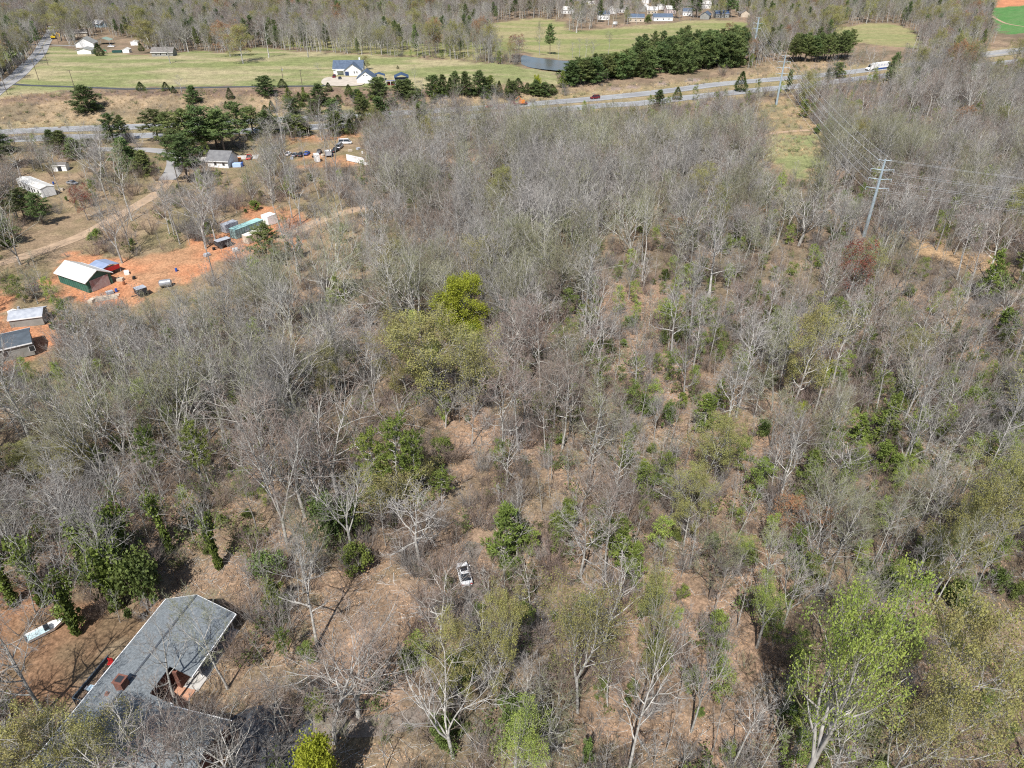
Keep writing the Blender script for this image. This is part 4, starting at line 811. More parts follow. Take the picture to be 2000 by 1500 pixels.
# distant neighbourhood
NB = [(1178, 38, 11, 8, 5, 'white two-storey house with dark roof behind the big bare tree', M['white'], M['shingle_blue']), (1195, 26, 12, 8, 4, 'pale house above the white two-storey one', M['white'], M['metal_white']),
      (1215, 24, 12, 8, 4, 'pale blue-white house with bright gable at the top', M['white'], M['shingle_brown']), (1241, 42, 16, 9, 4, 'long dark-roofed house with tan garage front', M['tan_siding'], M['shingle_blue']),
      (1258, 22, 13, 9, 4, 'grey-roofed house in the second row behind the tan garage', M['grey_siding'], M['metal_white']), (1272, 27, 11, 8, 4, 'tan house in the second row with pale gable', M['tan_siding'], M['metal_white']),
      (1293, 40, 19, 9, 3.4, 'long white house with slate roof at the pasture edge', M['white'], M['shingle_blue']), (1290, 18, 10, 8, 4.5, 'white-gabled house above the long white one', M['white'], M['metal_white']),
      (1308, 26, 10, 8, 4.5, 'pinkish white house right of the white gable', paint('pink_siding', (0.6, 0.5, 0.47)), M['metal_white']), (1342, 30, 10, 8, 4, 'small white house between two tall pines', M['white'], M['shingle_blue']),
      (1378, 36, 17, 9, 3.6, 'low blue-grey house right of the tall pine', M['grey_siding'], M['shingle_blue']), (1408, 34, 14, 9, 3.8, 'second blue-grey house near the right pines', M['grey_siding'], M['carport_blue']),
      (1378, 16, 10, 8, 5, 'white gabled house high above the blue-grey ones', M['white'], M['metal_white']), (1452, 32, 18, 9, 3.6, 'brown-roofed house at the right end of the neighbourhood', M['tan_siding'], M['shingle_brown']),
      (1108, 26, 12, 8, 4, 'white house among bare trees at the left end of the neighbourhood', M['white'], M['metal_white']), (1152, 8, 13, 9, 5, 'white house at the very top edge left of the neighbourhood', M['white'], M['shingle_brown']),
      (1262, 6, 13, 9, 5, 'bright white house at the very top edge of the neighbourhood', M['white'], M['metal_white']), (1430, 10, 13, 9, 5, 'pale house at the top edge behind the right pines', M['tan_siding'], M['metal_white'])]
for i, (a, b, L, W, h, lb, wm_, rm_) in enumerate(NB):
    house('house', lb, 'house', P(a, b), math.radians([4, 85, 12, -6, 70, 3][i % 6]), L, W, h, 2.8, wm_, rm_, wins=[(-1, [-L*0.3, 0, L*0.3])], group='houses of the distant neighbourhood', ov=0.4)
trm = empty('trampoline', P(1201, 49), 0, 'small pale round trampoline at the far pasture edge', 'trampoline')
MB().tube([(0, 0, 0.8), (0, 0, 0.9)], [2.2, 2.2], 14, 0, True).build('mat', M['teal'], trm); MB().tube([(0, 0, 0.9), (0, 0, 2.8)], [2.3, 2.3], 10).build('net', M['white'], trm)

# ================================================================== vegetation
rnd = random.Random(11)
def nrm(v): return v/ max(1e-9, v.length)
def rv(s=1.0): return Vector((rnd.gauss(0, s), rnd.gauss(0, s), rnd.gauss(0, s)))
class Tree:
    def __init__(s): s.T = MB(); s.C = MB(); s.tips = []
    def tri(s, p, d, L, w, mi=0):
        a = d.cross(rv()).normalized()*w/2
        k = len(s.C.V); e = p+d*L+rv(L*0.06)
        s.C.V += [tuple(p-a), tuple(p+a), tuple(e)]; s.C.F += [(k, k+1, k+2)]; s.C.I += [mi]
    def leaf(s, p, sz, mi=1, up=0.3):
        d = nrm(rv()+Vector((0, 0, up))); a = nrm(d.cross(rv()))*sz/2; d = d*sz
        k = len(s.C.V); s.C.V += [tuple(p-a), tuple(p+a*0.9), tuple(p+d*1.1+a*0.3), tuple(p+d*0.8-a*0.8)]; s.C.F += [(k, k+1, k+2, k+3)]; s.C.I += [mi]
LV = {1: dict(n=6, side=5, jit=0.13, up=0.10, ang=(38, 62)), 2: dict(n=4, side=4, jit=0.18, up=0.10, ang=(32, 58)), 3: dict(n=2, side=3, jit=0.22, up=0.12, ang=(28, 55)), 4: dict(ang=(22, 50))}
def grow(t, p, d, L, r, lev, K, S):
    c = LV[lev]; n = c['n']; pts = [p.copy()]; dirs = []
    j = c['jit']*S.get('twist', 1)
    for i in range(n):
        d = nrm(d+rv(j)+Vector((0, 0, c['up']*S.get('trop', 1)))); p = p+d*L/n; pts.append(p.copy()); dirs.append(d.copy())
    rad = [max(0.012, r*(1-0.82*i/n)) for i in range(n+1)]
    (t.T if lev <= 2 else t.C).tube(pts, rad, c['side'])
    k = K[lev]; off = rnd.random()*6.28
    for q in range(k):
        f = (0.22 if lev < 3 else 0.1)+(0.98-0.2)*(q+rnd.random()*0.7)/k; f = min(f, 0.99)
        x = f*n; i = min(n-1, int(x)); pp = pts[i].lerp(pts[i+1], x-i); dd = dirs[i]
        a = math.radians(rnd.uniform(*LV[lev+1]['ang'])); off += 2.4+rnd.uniform(-.5, .5)
        u_ = nrm(dd.orthogonal()); v_ = dd.cross(u_); side = u_*math.cos(off)+v_*math.sin(off)
        cdv = nrm(dd*math.cos(a)+side*math.sin(a))
        if lev == 3:
            Lt = L*S.get('twl', 0.62)*(1.15-0.5*f)*rnd.uniform(0.7, 1.3); t.tri(pp, cdv, Lt, S.get('tww', 0.034)); t.tips.append((pp+cdv*Lt, cdv, lev))
        else:
            grow(t, pp, cdv, L*(0.52 if lev == 1 else 0.5)*(1.25-0.75*f)*rnd.uniform(0.75, 1.2), r*(1-0.8*f)*0.62+0.008, lev+1, K, S)
    t.tips.append((pts[-1], dirs[-1], lev))
def tree_bare(H=20, R=5, style='oak', K=None, r0=None, S={}, first=0.35):
    t = Tree(); r0 = r0 or H*0.0125
    K = K or {1: 6, 2: 6, 3: 6}
    lean = rv(0.03); lean.z = 0
    if style == 'vase':
        zf = H*first; pts = [Vector((0, 0, -0.3)), Vector((0, 0, zf*0.5))+lean*3, Vector((0, 0, zf))+lean*6]
        t.T.tube(pts, [r0*1.25, r0, r0*0.9], 7)
        nl = S.get('leaders', 4); o0 = rnd.random()*6.28
        for q in range(nl):
            a = o0+q*6.28/nl+rnd.uniform(-.4, .4); tl = math.atan2(R*rnd.uniform(0.55, 0.95), H-zf)
            d = Vector((math.cos(a)*math.sin(tl)*1.5, math.sin(a)*math.sin(tl)*1.5, math.cos(tl)))
            grow(t, pts[-1]-Vector((0, 0, rnd.uniform(0, zf*0.25))), nrm(d), (H-zf)*rnd.uniform(0.85, 1.12), r0*0.62, 1, {1: K[1]*3, 2: K[2], 3: K[3]}, dict(S, trop=1.3))
        return t
    n = 9; pts = []; p = Vector((0, 0, -0.3)); d = Vector((0, 0, 1))
    top = H*(0.95 if style != 'oak' else 0.86)
    for i in range(n+1):
        pts.append(p.copy()); d = nrm(d+rv(0.045)+lean*0.3+Vector((0, 0, 0.1))); p = p+d*top/n
    rad = [r0*(1.2-1.08*(i/n)**0.85) if i else r0*1.45 for i in range(n+1)]
    t.T.tube(pts, rad, 7)
    nb = S.get('limbs', 14); off = rnd.random()*6
    for q in range(nb):
        f = first+(0.97-first)*(q+rnd.random()*0.6)/nb; x = f*n; i = min(n-1, int(x)); pp = pts[i].lerp(pts[i+1], x-i)
        off += 2.4+rnd.uniform(-.4, .4); g = (f-first)/(1-first)
        if style == 'oak': sh = math.sin(math.pi*(0.28+0.66*g))**0.8; a = math.radians(72-48*g+rnd.uniform(-8, 8))
        elif style == 'poplar': sh = math.sin(math.pi*(0.22+0.66*g)); a = math.radians(58-30*g+rnd.uniform(-8, 8))
        else: sh = 1.05-0.8*g; a = math.radians(62-25*g+rnd.uniform(-8, 8))
        L = R*sh*rnd.uniform(0.75, 1.15)/max(0.5, math.sin(a))*1.05
        dd = Vector((math.cos(off)*math.sin(a), math.sin(off)*math.sin(a), math.cos(a)))
        grow(t, pp, dd, L, min(rad[i]*0.62, r0*(0.52 if style == 'oak' else 0.32)), 1, K, S)
    return t
def add_leaves(t, frac, per, sz, spread, mi=1, lo=0, hi=1e9, up=0.3):
    for p, d, lev in list(t.tips):
        if rnd.random() < frac and lo <= p.z <= hi:
            for _ in range(per): t.leaf(p+rv(spread), sz*rnd.uniform(0.6, 1.3), mi, up)
def tree_pine(H=18, R=3.6, crown0=0.4, nb=34, conic=0.5, clump=16, cs=0.55, irregular=0.25, wide=1.0):
    t = Tree(); lean = rv(0.02); lean.z = 0; r0 = H*0.011
    pts = [Vector((0, 0, -0.3))+lean*H*(i/8)**1.5+Vector((0, 0, H*0.97*i/8)) for i in range(9)]
    t.T.tube(pts, [r0*(1.25-1.1*i/8) for i in range(9)], 6); off = 0
    for q in range(nb):
        g = (q+rnd.random()*0.8)/nb; f = crown0+(0.985-crown0)*g; x = f*8; i = min(7, int(x)); pp = pts[i].lerp(pts[i+1], x-i); off += 2.4+rnd.uniform(-.5, .5)
        prof = (1-g)**conic*(0.45+0.55*min(1, g*3.5+0.25)); L = R*prof*rnd.uniform(1-irregular*1.6, 1+irregular)+0.25
        a = math.radians(82-42*g); d = Vector((math.cos(off)*math.sin(a), math.sin(off)*math.sin(a), math.cos(a)))
        e = pp+d*L; t.C.tube([pp, pp+d*L*0.5+Vector((0, 0, -0.04*L)), e], [0.05+0.012*L, 0.04, 0.015], 3, 1)
        ncl = max(2, int(L*1.9*wide))
        for c_ in range(ncl):
            fr = 0.3+0.75*(c_+rnd.random())/ncl; s_ = Vector((-d.y, d.x, 0))*rnd.gauss(0, 0.22*L*(1.1-0.4*fr)); c = pp+d*L*min(fr, 1.05)+s_+Vector((0, 0, rnd.uniform(-0.1, 0.25)*cs))
            for _ in range(clump):
                dd = nrm(rv()+Vector((0, 0, 0.55))+d*0.5); aa = nrm(dd.cross(rv()))*0.085*cs/0.55; k = len(t.C.V); l = cs*rnd.uniform(0.6, 1.25)
                c2 = c+rv(0.16*cs/0.55)
                t.C.V += [tuple(c2-aa), tuple(c2+aa), tuple(c2+dd*l)]; t.C.F += [(k, k+1, k+2)]; t.C.I += [0]
    return t
def tree_mound(H=3.0, R=1.8, n=1500, sz=0.3, stems=5, nlump=9, flat=0.0, shell=0.72):
    t = Tree(); lumps = []
    for _ in range(stems):
        a = rnd.random()*6.28; rr = R*0.45*rnd.random()
        t.T.tube([(0, 0, -0.1), (math.cos(a)*rr*0.6, math.sin(a)*rr*0.6, H*0.35), (math.cos(a)*rr*1.3, math.sin(a)*rr*1.3, H*0.72)], [0.07, 0.05, 0.02], 4)
    for i in range(nlump):
        z = H*(0.25+0.62*i/nlump); rr = R*(1-0.75*(z/H)**2)*rnd.uniform(0.15, 0.9); a = rnd.random()*6.28
        lumps.append((Vector((math.cos(a)*rr, math.sin(a)*rr, z)), R*rnd.uniform(0.14, 0.46)))
    for _ in range(n):
        c, r = lumps[int(rnd.random()*len(lumps))]; d = nrm(rv()); q = c+d*r*rnd.uniform(shell, 1.08); q.z = max(0.08, q.z)
        t.leaf(q, sz*rnd.uniform(0.6, 1.3), 0, 0.5)
    return t
def tree_cedar(H=6, R=1.7, n=1900, sz=0.3, p=0.85):
    t = Tree(); t.T.tube([(0, 0, -0.1), (0, 0, H*0.9)], [0.1, 0.02], 5)
    lob = [(rnd.random()*6.28, rnd.random(), rnd.uniform(0.7, 1.2)) for _ in range(16)]
    for _ in range(n):
        g = rnd.random()**1.25; a = rnd.random()*6.28; m = 1.0
        for la, lg, lm in lob:
            if abs(g-lg) < 0.13 and math.cos(a-la) > 0.5: m = lm
        r = R*((1-g)**p)*(0.55+0.45*min(1, g*6))*m*rnd.uniform(0.68, 1.05)
        q = Vector((math.cos(a)*r, math.sin(a)*r, 0.12+g*(H-0.2))); d = nrm(Vector((math.cos(a), math.sin(a), 0.7))+rv(0.45)); aa = nrm(d.cross(rv()))*sz*0.28; k = len(t.C.V); l = sz*rnd.uniform(0.7, 1.4)
        t.C.V += [tuple(q-aa), tuple(q+aa), tuple(q+d*l)]; t.C.F += [(k, k+1, k+2)]; t.C.I += [0]
    return t
def tree_brush(H=2.6, R=1.6, stems=16, tw=9, w=0.035, leaves=0):
    t = Tree()
    for _ in range(stems):
        a = rnd.random()*6.28; o = rnd.random()*R*0.45; p = Vector((math.cos(a)*o, math.sin(a)*o, 0)); d = nrm(Vector((math.cos(a)*rnd.uniform(0.1, 0.8), math.sin(a)*rnd.uniform(.1, .8), 1))); L = H*rnd.uniform(0.55, 1.1)
        m = p+d*L*0.5; e = m+nrm(d+rv(0.2))*L*0.5; t.C.tube([p, m, e], [w*0.8, w*0.5, 0.008], 3)
        for _ in range(tw):
            f = rnd.uniform(0.2, 1); q = p.lerp(m, f*2) if f < 0.5 else m.lerp(e, f*2-1); dd = nrm(d+rv(0.5)); l = L*rnd.uniform(0.2, 0.45); t.tri(q, dd, l, w*0.75); t.tips.append((q+dd*l, dd, 4))
    return t
PROTO = {}
def reg(key, t, H, R, mt, mc):
    """trunk mesh, crown mesh and a joined mesh for the far woods"""
    k = len(PROTO.get(key, []))
    tm = bpy.data.meshes.new(key+'_trunk'); tm.from_pydata(t.T.V, [], t.T.F); tm.materials.append(mt)
    if len(t.T.F): tm.polygons.foreach_set('use_smooth', np.ones(len(t.T.F), bool))
    cm = bpy.data.meshes.new(key+'_crown'); cm.from_pydata(t.C.V, [], t.C.F)
    for m in mc: cm.materials.append(m)
    cm.polygons.foreach_set('material_index', np.array(t.C.I, np.int32))
    nv = len(t.T.V); jm = bpy.data.meshes.new(key+'_form'); jm.from_pydata(t.T.V+t.C.V, [], t.T.F+[tuple(i+nv for i in f) for f in t.C.F]); jm.materials.append(mt)
    for m in mc: jm.materials.append(m)
    jm.polygons.foreach_set('material_index', np.array([0]*len(t.T.F)+[i+1 for i in t.C.I], np.int32))
    PROTO.setdefault(key, []).append(dict(trunk=tm if t.T.F else None, crown=cm, joined=jm, H=H, R=R))
tw, twb, two = M['twig'], M['twig_brown'], M['twig_olive']
for i in range(6): reg('oak', tree_bare(19, 5.6, 'oak', {1: 6, 2: 5+i % 2, 3: 5}, S=dict(limbs=9+2*i, twist=1.1+0.15*i, trop=1.4-0.2*i), first=(0.3, 0.42, 0.25, 0.5, 0.36, 0.28)[i]), 19, 5.6, M['bark'], [(tw, two, tw, twb, tw, two)[i]])
reg('oak', tree_bare(19, 5.4, 'oak', {1: 6, 2: 6, 3: 6}, S=dict(limbs=15, twist=1.4), first=0.35), 19, 5.4, M['bark'], [twb])
reg('oak', tree_bare(18, 5.2, 'oak', {1: 6, 2: 6, 3: 6}, S=dict(limbs=15, twist=1.4), first=0.3), 18, 5.2, M['bark_dark'], [two])
for i in range(5): reg('poplar', tree_bare(22, 3.4, 'poplar', {1: 5, 2: 5, 3: 4}, S=dict(limbs=12+2*i, twist=0.8+0.15*i), first=(0.42, 0.55, 0.62, 0.48, 0.35)[i], r0=0.2), 22, 3.4, M['bark'], [(tw, tw, two, twb, tw)[i]])
reg('poplar', tree_bare(22, 3.2, 'poplar', {1: 5, 2: 5, 3: 5}, S=dict(limbs=17), first=0.48, r0=0.21), 22, 3.2, M['bark'], [two])
for i in range(6): reg('vase', tree_bare(20, 5.0, 'vase', {1: 4, 2: 5, 3: 5}, S=dict(leaders=2+i % 4, twist=0.9+0.12*i), first=(0.22, 0.3, 0.38, 0.15, 0.48, 0.26)[i]), 20, 5.0, M['bark'], [(tw, twb, tw, two, tw, tw)[i]])
reg('white', tree_bare(23, 5.6, 'oak', {1: 6, 2: 5, 3: 4}, S=dict(limbs=13, twist=1.2, tww=0.036), first=0.35, r0=0.27), 23, 5.6, M['bark_white'], [tw])
reg('white', tree_bare(22, 5.2, 'vase', {1: 3, 2: 5, 3: 4}, S=dict(leaders=4, tww=0.036), first=0.3, r0=0.27), 22, 5.2, M['bark_white'], [tw])
reg('white', tree_bare(22, 4.6, 'vase', {1: 3, 2: 5, 3: 4}, S=dict(leaders=3, tww=0.036), first=0.42, r0=0.26), 22, 4.6, M['bark_white'], [tw])
for i in range(4): reg('sapling', tree_bare(11.5, 1.5, 'poplar', {1: 3, 2: 3, 3: 4}, S=dict(limbs=11, twl=0.9, tww=0.03), first=0.25, r0=0.075), 11.5, 1.5, M['bark'], [(tw, twb, tw, two)[i]])
for i in range(2):
    t = tree_bare(19, 6.0, 'oak', {1: 6, 2: 5, 3: 5}, S=dict(limbs=15, twist=1.2), first=0.25); add_leaves(t, 0.92, 6, 0.13, 0.26); reg('olive', t, 19, 6.0, M['bark'], [two, M['bud']])
t = tree_bare(19, 4.4, 'vase', {1: 4, 2: 5, 3: 5}, S=dict(leaders=4), first=0.3); add_leaves(t, 0.92, 6, 0.13, 0.26); reg('olive', t, 19, 4.4, M['bark'], [two, M['bud']])
t = tree_bare(18, 5.6, 'oak', {1: 6, 2: 5, 3: 5}, S=dict(limbs=14, twist=1.2), first=0.25); add_leaves(t, 0.7, 3, 0.18, 0.22); reg('rust', t, 18, 5.6, M['bark'], [two, M['rust_bud']])
for i in range(2):
    t = tree_bare(18, 5.2, 'vase', {1: 4, 2: 5, 3: 4}, S=dict(leaders=4), first=0.42, r0=0.34); add_leaves(t, 0.85, 9, 0.12, 0.22); reg('fresh', t, 18, 5.2, M['bark_white'], [two, M['fresh']])
t = tree_bare(14, 4.6, 'oak', {1: 6, 2: 5, 3: 5}, S=dict(limbs=14), first=0.15); add_leaves(t, 0.95, 14, 0.17, 0.4); reg('lime', t, 14, 4.6, M['bark'], [two, M['lime']])
t = tree_mound(8, 3.8, 11000, 0.19, nlump=44, shell=0.2); t.C.I = [0]*len(t.C.I); reg('limeball', t, 8, 3.8, M['bark'], [M['lime']])
t = tree_bare(14, 3.8, 'oak', {1: 5, 2: 4, 3: 4}, S=dict(limbs=12), first=0.3); add_leaves(t, 0.8, 3, 0.18, 0.25); reg('red', t, 14, 3.8, M['bark'], [twb, M['red_bud']])
for i in range(2):
    t = tree_bare(17, 4.0, 'vase', {1: 3, 2: 5, 3: 4}, S=dict(leaders=3+i), first=0.3)
    ctr = [(v, 0) for v in t.T.V]; 
    for v in rnd.sample(t.T.V, min(len(t.T.V), 620)):
        if v[2] < 11.5 and abs(v[0])+abs(v[1]) < 3.6:
            for _ in range(7): t.leaf(Vector(v)+rv(0.42), 0.42*rnd.uniform(.6, 1.3), 1, 0.5)
    for _ in range(1600):
        z = rnd.uniform(0.3, 8.5); a = rnd.random()*6.28; r = (0.7+0.35*math.sin(z*2+a*2))*(1.1-z/13); t.leaf(Vector((math.cos(a)*r, math.sin(a)*r, z)), 0.42*rnd.uniform(.6, 1.3), 1, 0.5)
    reg('ivy', t, 17, 4.0, M['bark'], [tw, M['ivy']])
for i in range(3): reg('pine', tree_pine(18, 3.9, 0.36-0.06*i, 46, 0.45, 22, 0.65, 0.35), 18, 3.9, M['bark_dark'], [M['pine'], M['bark_dark']])
for i in range(2): reg('young_pine', tree_pine(10, 2.5, 0.04, 62, 0.42+0.2*i, 22, 0.55, 0.38), 10, 2.5, M['bark_dark'], [M['pine'], M['bark_dark']])
for i in range(2): reg('bright_pine', tree_pine(10, 2.2, 0.1, 44, 0.6, 20, 0.5, 0.4), 10, 2.2, M['bark'], [M['pine_bright'], M['bark']])
reg('bright_pine', tree_pine(15, 4.6, 0.45, 34, 0.35, 18, 0.55, 0.35), 15, 4.6, M['bark'], [M['pine_bright'], M['bark']])
for i in range(2): reg('cedar', tree_cedar(6, 1.8+0.3*i), 6, 1.8+0.3*i, M['bark_dark'], [M['cedar']])
for i in range(3): reg('evergreen', tree_mound(4.0, 2.2, 4200, 0.15, nlump=18+5*i, shell=0.1), 4.0, 2.2, M['bark_dark'], [M['privet']])
reg('evergreen', tree_mound(5.5, 1.7, 3600, 0.16, nlump=20, shell=0.1), 5.5, 1.7, M['bark_dark'], [M['pine_bright']])
for i in range(3): reg('brush', tree_brush(2.8, 1.7, 18, 10), 2.8, 1.7, M['bark'], [(tw, twb, two)[i]])
t = tree_brush(2.2, 1.5, 12, 8); add_leaves(t, 0.7, 2, 0.22, 0.15); reg('brush', t, 2.2, 1.5, M['bark'], [two, M['privet']])
for i in range(2): reg('big_brush', tree_brush(5.5, 2.6, 34, 16, 0.045), 5.5, 2.6, M['bark'], [(tw, twb)[i]])
for i in range(2):
    t = tree_bare(9, 1.7, 'poplar', {1: 3, 2: 3, 3: 3}, S=dict(limbs=12, twl=0.9), first=0.12, r0=0.07); add_leaves(t, 0.9, 7, 0.14, 0.22); reg('green_sapling', t, 9, 1.7, M['bark'], [two, (M['fresh'], M['pine_bright'])[i]])
def debris(n=26):
    t = Tree()
    for _ in range(n):
        a = rnd.random()*6.28; r = 2.2*math.sqrt(rnd.random()); b = rnd.random()*6.28; L = rnd.uniform(0.3, 1.6) if rnd.random() < .8 else rnd.uniform(1.6, 2.4); w = 0.012+0.011*L
        p = Vector((math.cos(a)*r, math.sin(a)*r, 0.05)); q = p+Vector((math.cos(b)*L, math.sin(b)*L, rnd.uniform(-.02, .25))); t.C.tube([p, p.lerp(q, .5)+rv(0.04*L), q], [w, w*.8, w*.3], 3)
    for _ in range(90):
        a = rnd.random()*6.28; r = 2.4*math.sqrt(rnd.random()); t.leaf(Vector((math.cos(a)*r, math.sin(a)*r, rnd.uniform(0.03, 0.1))), rnd.uniform(0.08, 0.17), 1, 0.1)
    return t
for i in range(4): reg('forest_litter', debris(), 1, 2, M['bark'], [(M['bark'], M['twig_brown'], M['bark'], M['bark_dark'])[i], mat('dry_leaves', (0.42, 0.27, 0.16), 0.9, objvar=0.3)])
reg('grass_tuft', tree_brush(0.7, 0.8, 14, 3, 0.05), 0.7, 0.8, M['bark'], [mat('dry_grass', (0.45, 0.34, 0.2), 0.9, objvar=0.3)])

# ------------------------------------------------------------------ placing
NAMES = {'oak': 'bare_tree', 'poplar': 'bare_tree', 'vase': 'bare_tree', 'white': 'bare_tree', 'sapling': 'sapling', 'green_sapling': 'green_sapling', 'olive': 'budding_tree', 'rust': 'budding_tree', 'fresh': 'leafing_tree', 'lime': 'leafing_tree', 'limeball': 'leafing_tree',
         'red': 'red_budded_tree', 'ivy': 'ivy_covered_tree', 'pine': 'pine_tree', 'young_pine': 'pine_tree', 'bright_pine': 'pine_tree', 'cedar': 'cedar_tree', 'evergreen': 'evergreen_shrub', 'big_brush': 'bare_shrub', 'brush': 'bare_shrub'}
LOOK = {'oak': 'broad grey bare tree', 'poplar': 'tall narrow bare tree', 'vase': 'forked upright bare tree', 'white': 'pale-limbed bare tree', 'sapling': 'slender bare sapling', 'green_sapling': 'slender green-leafed sapling', 'olive': 'olive budding tree', 'rust': 'brown-budded tree', 'fresh': 'pale green leafing tree',
        'lime': 'lime green leafy tree', 'limeball': 'lime green leafy tree', 'red': 'red-budded tree', 'ivy': 'ivy-covered tree', 'pine': 'tall dark pine', 'young_pine': 'young dark pine', 'bright_pine': 'yellow-green pine', 'cedar': 'small pointed cedar', 'evergreen': 'leafy evergreen shrub', 'big_brush': 'tall twiggy bare shrub', 'brush': 'low bare shrub'}
GROUP = {'bare_tree': 'bare trees of the woods', 'sapling': 'slender saplings in the woods', 'green_sapling': 'green-leafed saplings in the woods', 'budding_tree': 'budding trees', 'leafing_tree': 'trees in fresh leaf', 'pine_tree': 'pines', 'cedar_tree': 'cedars on the highway bank', 'evergreen_shrub': 'evergreen shrubs', 'bare_shrub': 'bare shrubs', 'ivy_covered_tree': 'ivy-covered trees', 'red_budded_tree': 'red-budded trees'}
CAT = {'sapling': 'sapling', 'green_sapling': 'sapling', 'evergreen_shrub': 'shrub', 'bare_shrub': 'shrub'}
LM = [('the white car on the gravel track', 907, 1125), ('the ranch house roof', 320, 1270), ('the brick chimney', 232, 1340), ('the white boat', 88, 1240), ('the lime tree at the bottom edge', 635, 1440), ('the big fresh-leafed tree', 1600, 1290),
      ('the wide dark pine in the middle', 770, 880), ('the big olive tree clump', 850, 690), ('the bright lime tree', 905, 595), ('the red-budded tree', 1668, 520), ('the nearest steel pole', 1700, 400), ('the green barn', 165, 530),
      ('the teal container', 480, 440), ('the water tank', 323, 552), ('the creek pool', 400, 780), ('the leaning green conifer', 1390, 790), ('the fallen grey trunk', 1850, 1380), ('the right clearing', 1950, 535), ('the round olive tree at lower centre', 1100, 1210),
      ('the yellow-topped tree', 1285, 1190), ('the tall ivy column', 330, 980), ('the twin-topped pines', 365, 870), ('the far left oak', 65, 840), ('the olive round-crowned tree', 1410, 850), ('the dark conifer on the right slope', 1700, 800),
      ('the mobile home', 75, 370), ('the small grey-roofed house', 437, 315), ('the white van', 675, 281), ('the pole by the carriageway', 1517, 190), ('the white farmhouse', 683, 140), ('the semi truck', 1710, 130), ('the far pond', 1100, 128),
      ('the lone conifer on the bank', 168, 200), ('the dirt road', 180, 450), ('the dead-topped trunk', 1560, 410), ('the green clearing', 1550, 310), ('the dark pines by the driveway', 380, 260)]
usedlab = {}
ORD = ['nearest', 'second', 'third', 'fourth', 'fifth', 'sixth', 'seventh', 'eighth', 'ninth', 'tenth', 'eleventh', 'twelfth', 'thirteenth', 'fourteenth', 'fifteenth', 'sixteenth', 'seventeenth', 'eighteenth', 'nineteenth', 'twentieth', 'twenty-first', 'twenty-second', 'twenty-third', 'twenty-fourth', 'twenty-fifth', 'twenty-sixth', 'twenty-seventh', 'twenty-eighth', 'twenty-ninth', 'thirtieth']+[a+'-'+b for a in ('thirty', 'forty', 'fifty') for b in ('first', 'second', 'third', 'fourth', 'fifth', 'sixth', 'seventh', 'eighth', 'ninth')]
singles = []      # (key, variant, loc, H, R, rz, lean, label or None)
ISO = Matrix.Identity(4)
def put_single(key, var, loc, H, R, rz, label, lean=(0, 0)):
    pr = PROTO[key][var % len(PROTO[key])]; nm = NAMES[key]
    parts = pr['trunk'] is not None
    if parts:
        t = bpy.data.objects.new(nm, None); t.empty_display_size = 1
    else: t = bpy.data.objects.new(nm, pr['crown'])
    COL.objects.link(t); t.location = loc; t.rotation_euler = (lean[0], lean[1], rz); t.scale = (R/pr['R'], R/pr['R'], H/pr['H'])
    tag(t, label, CAT.get(nm, 'tree'), GROUP[nm])
    if parts:
        for n_, m_ in (('trunk', pr['trunk']), ('crown', pr['crown'])):
            o = bpy.data.objects.new(n_, m_); COL.objects.link(o); o.parent = t
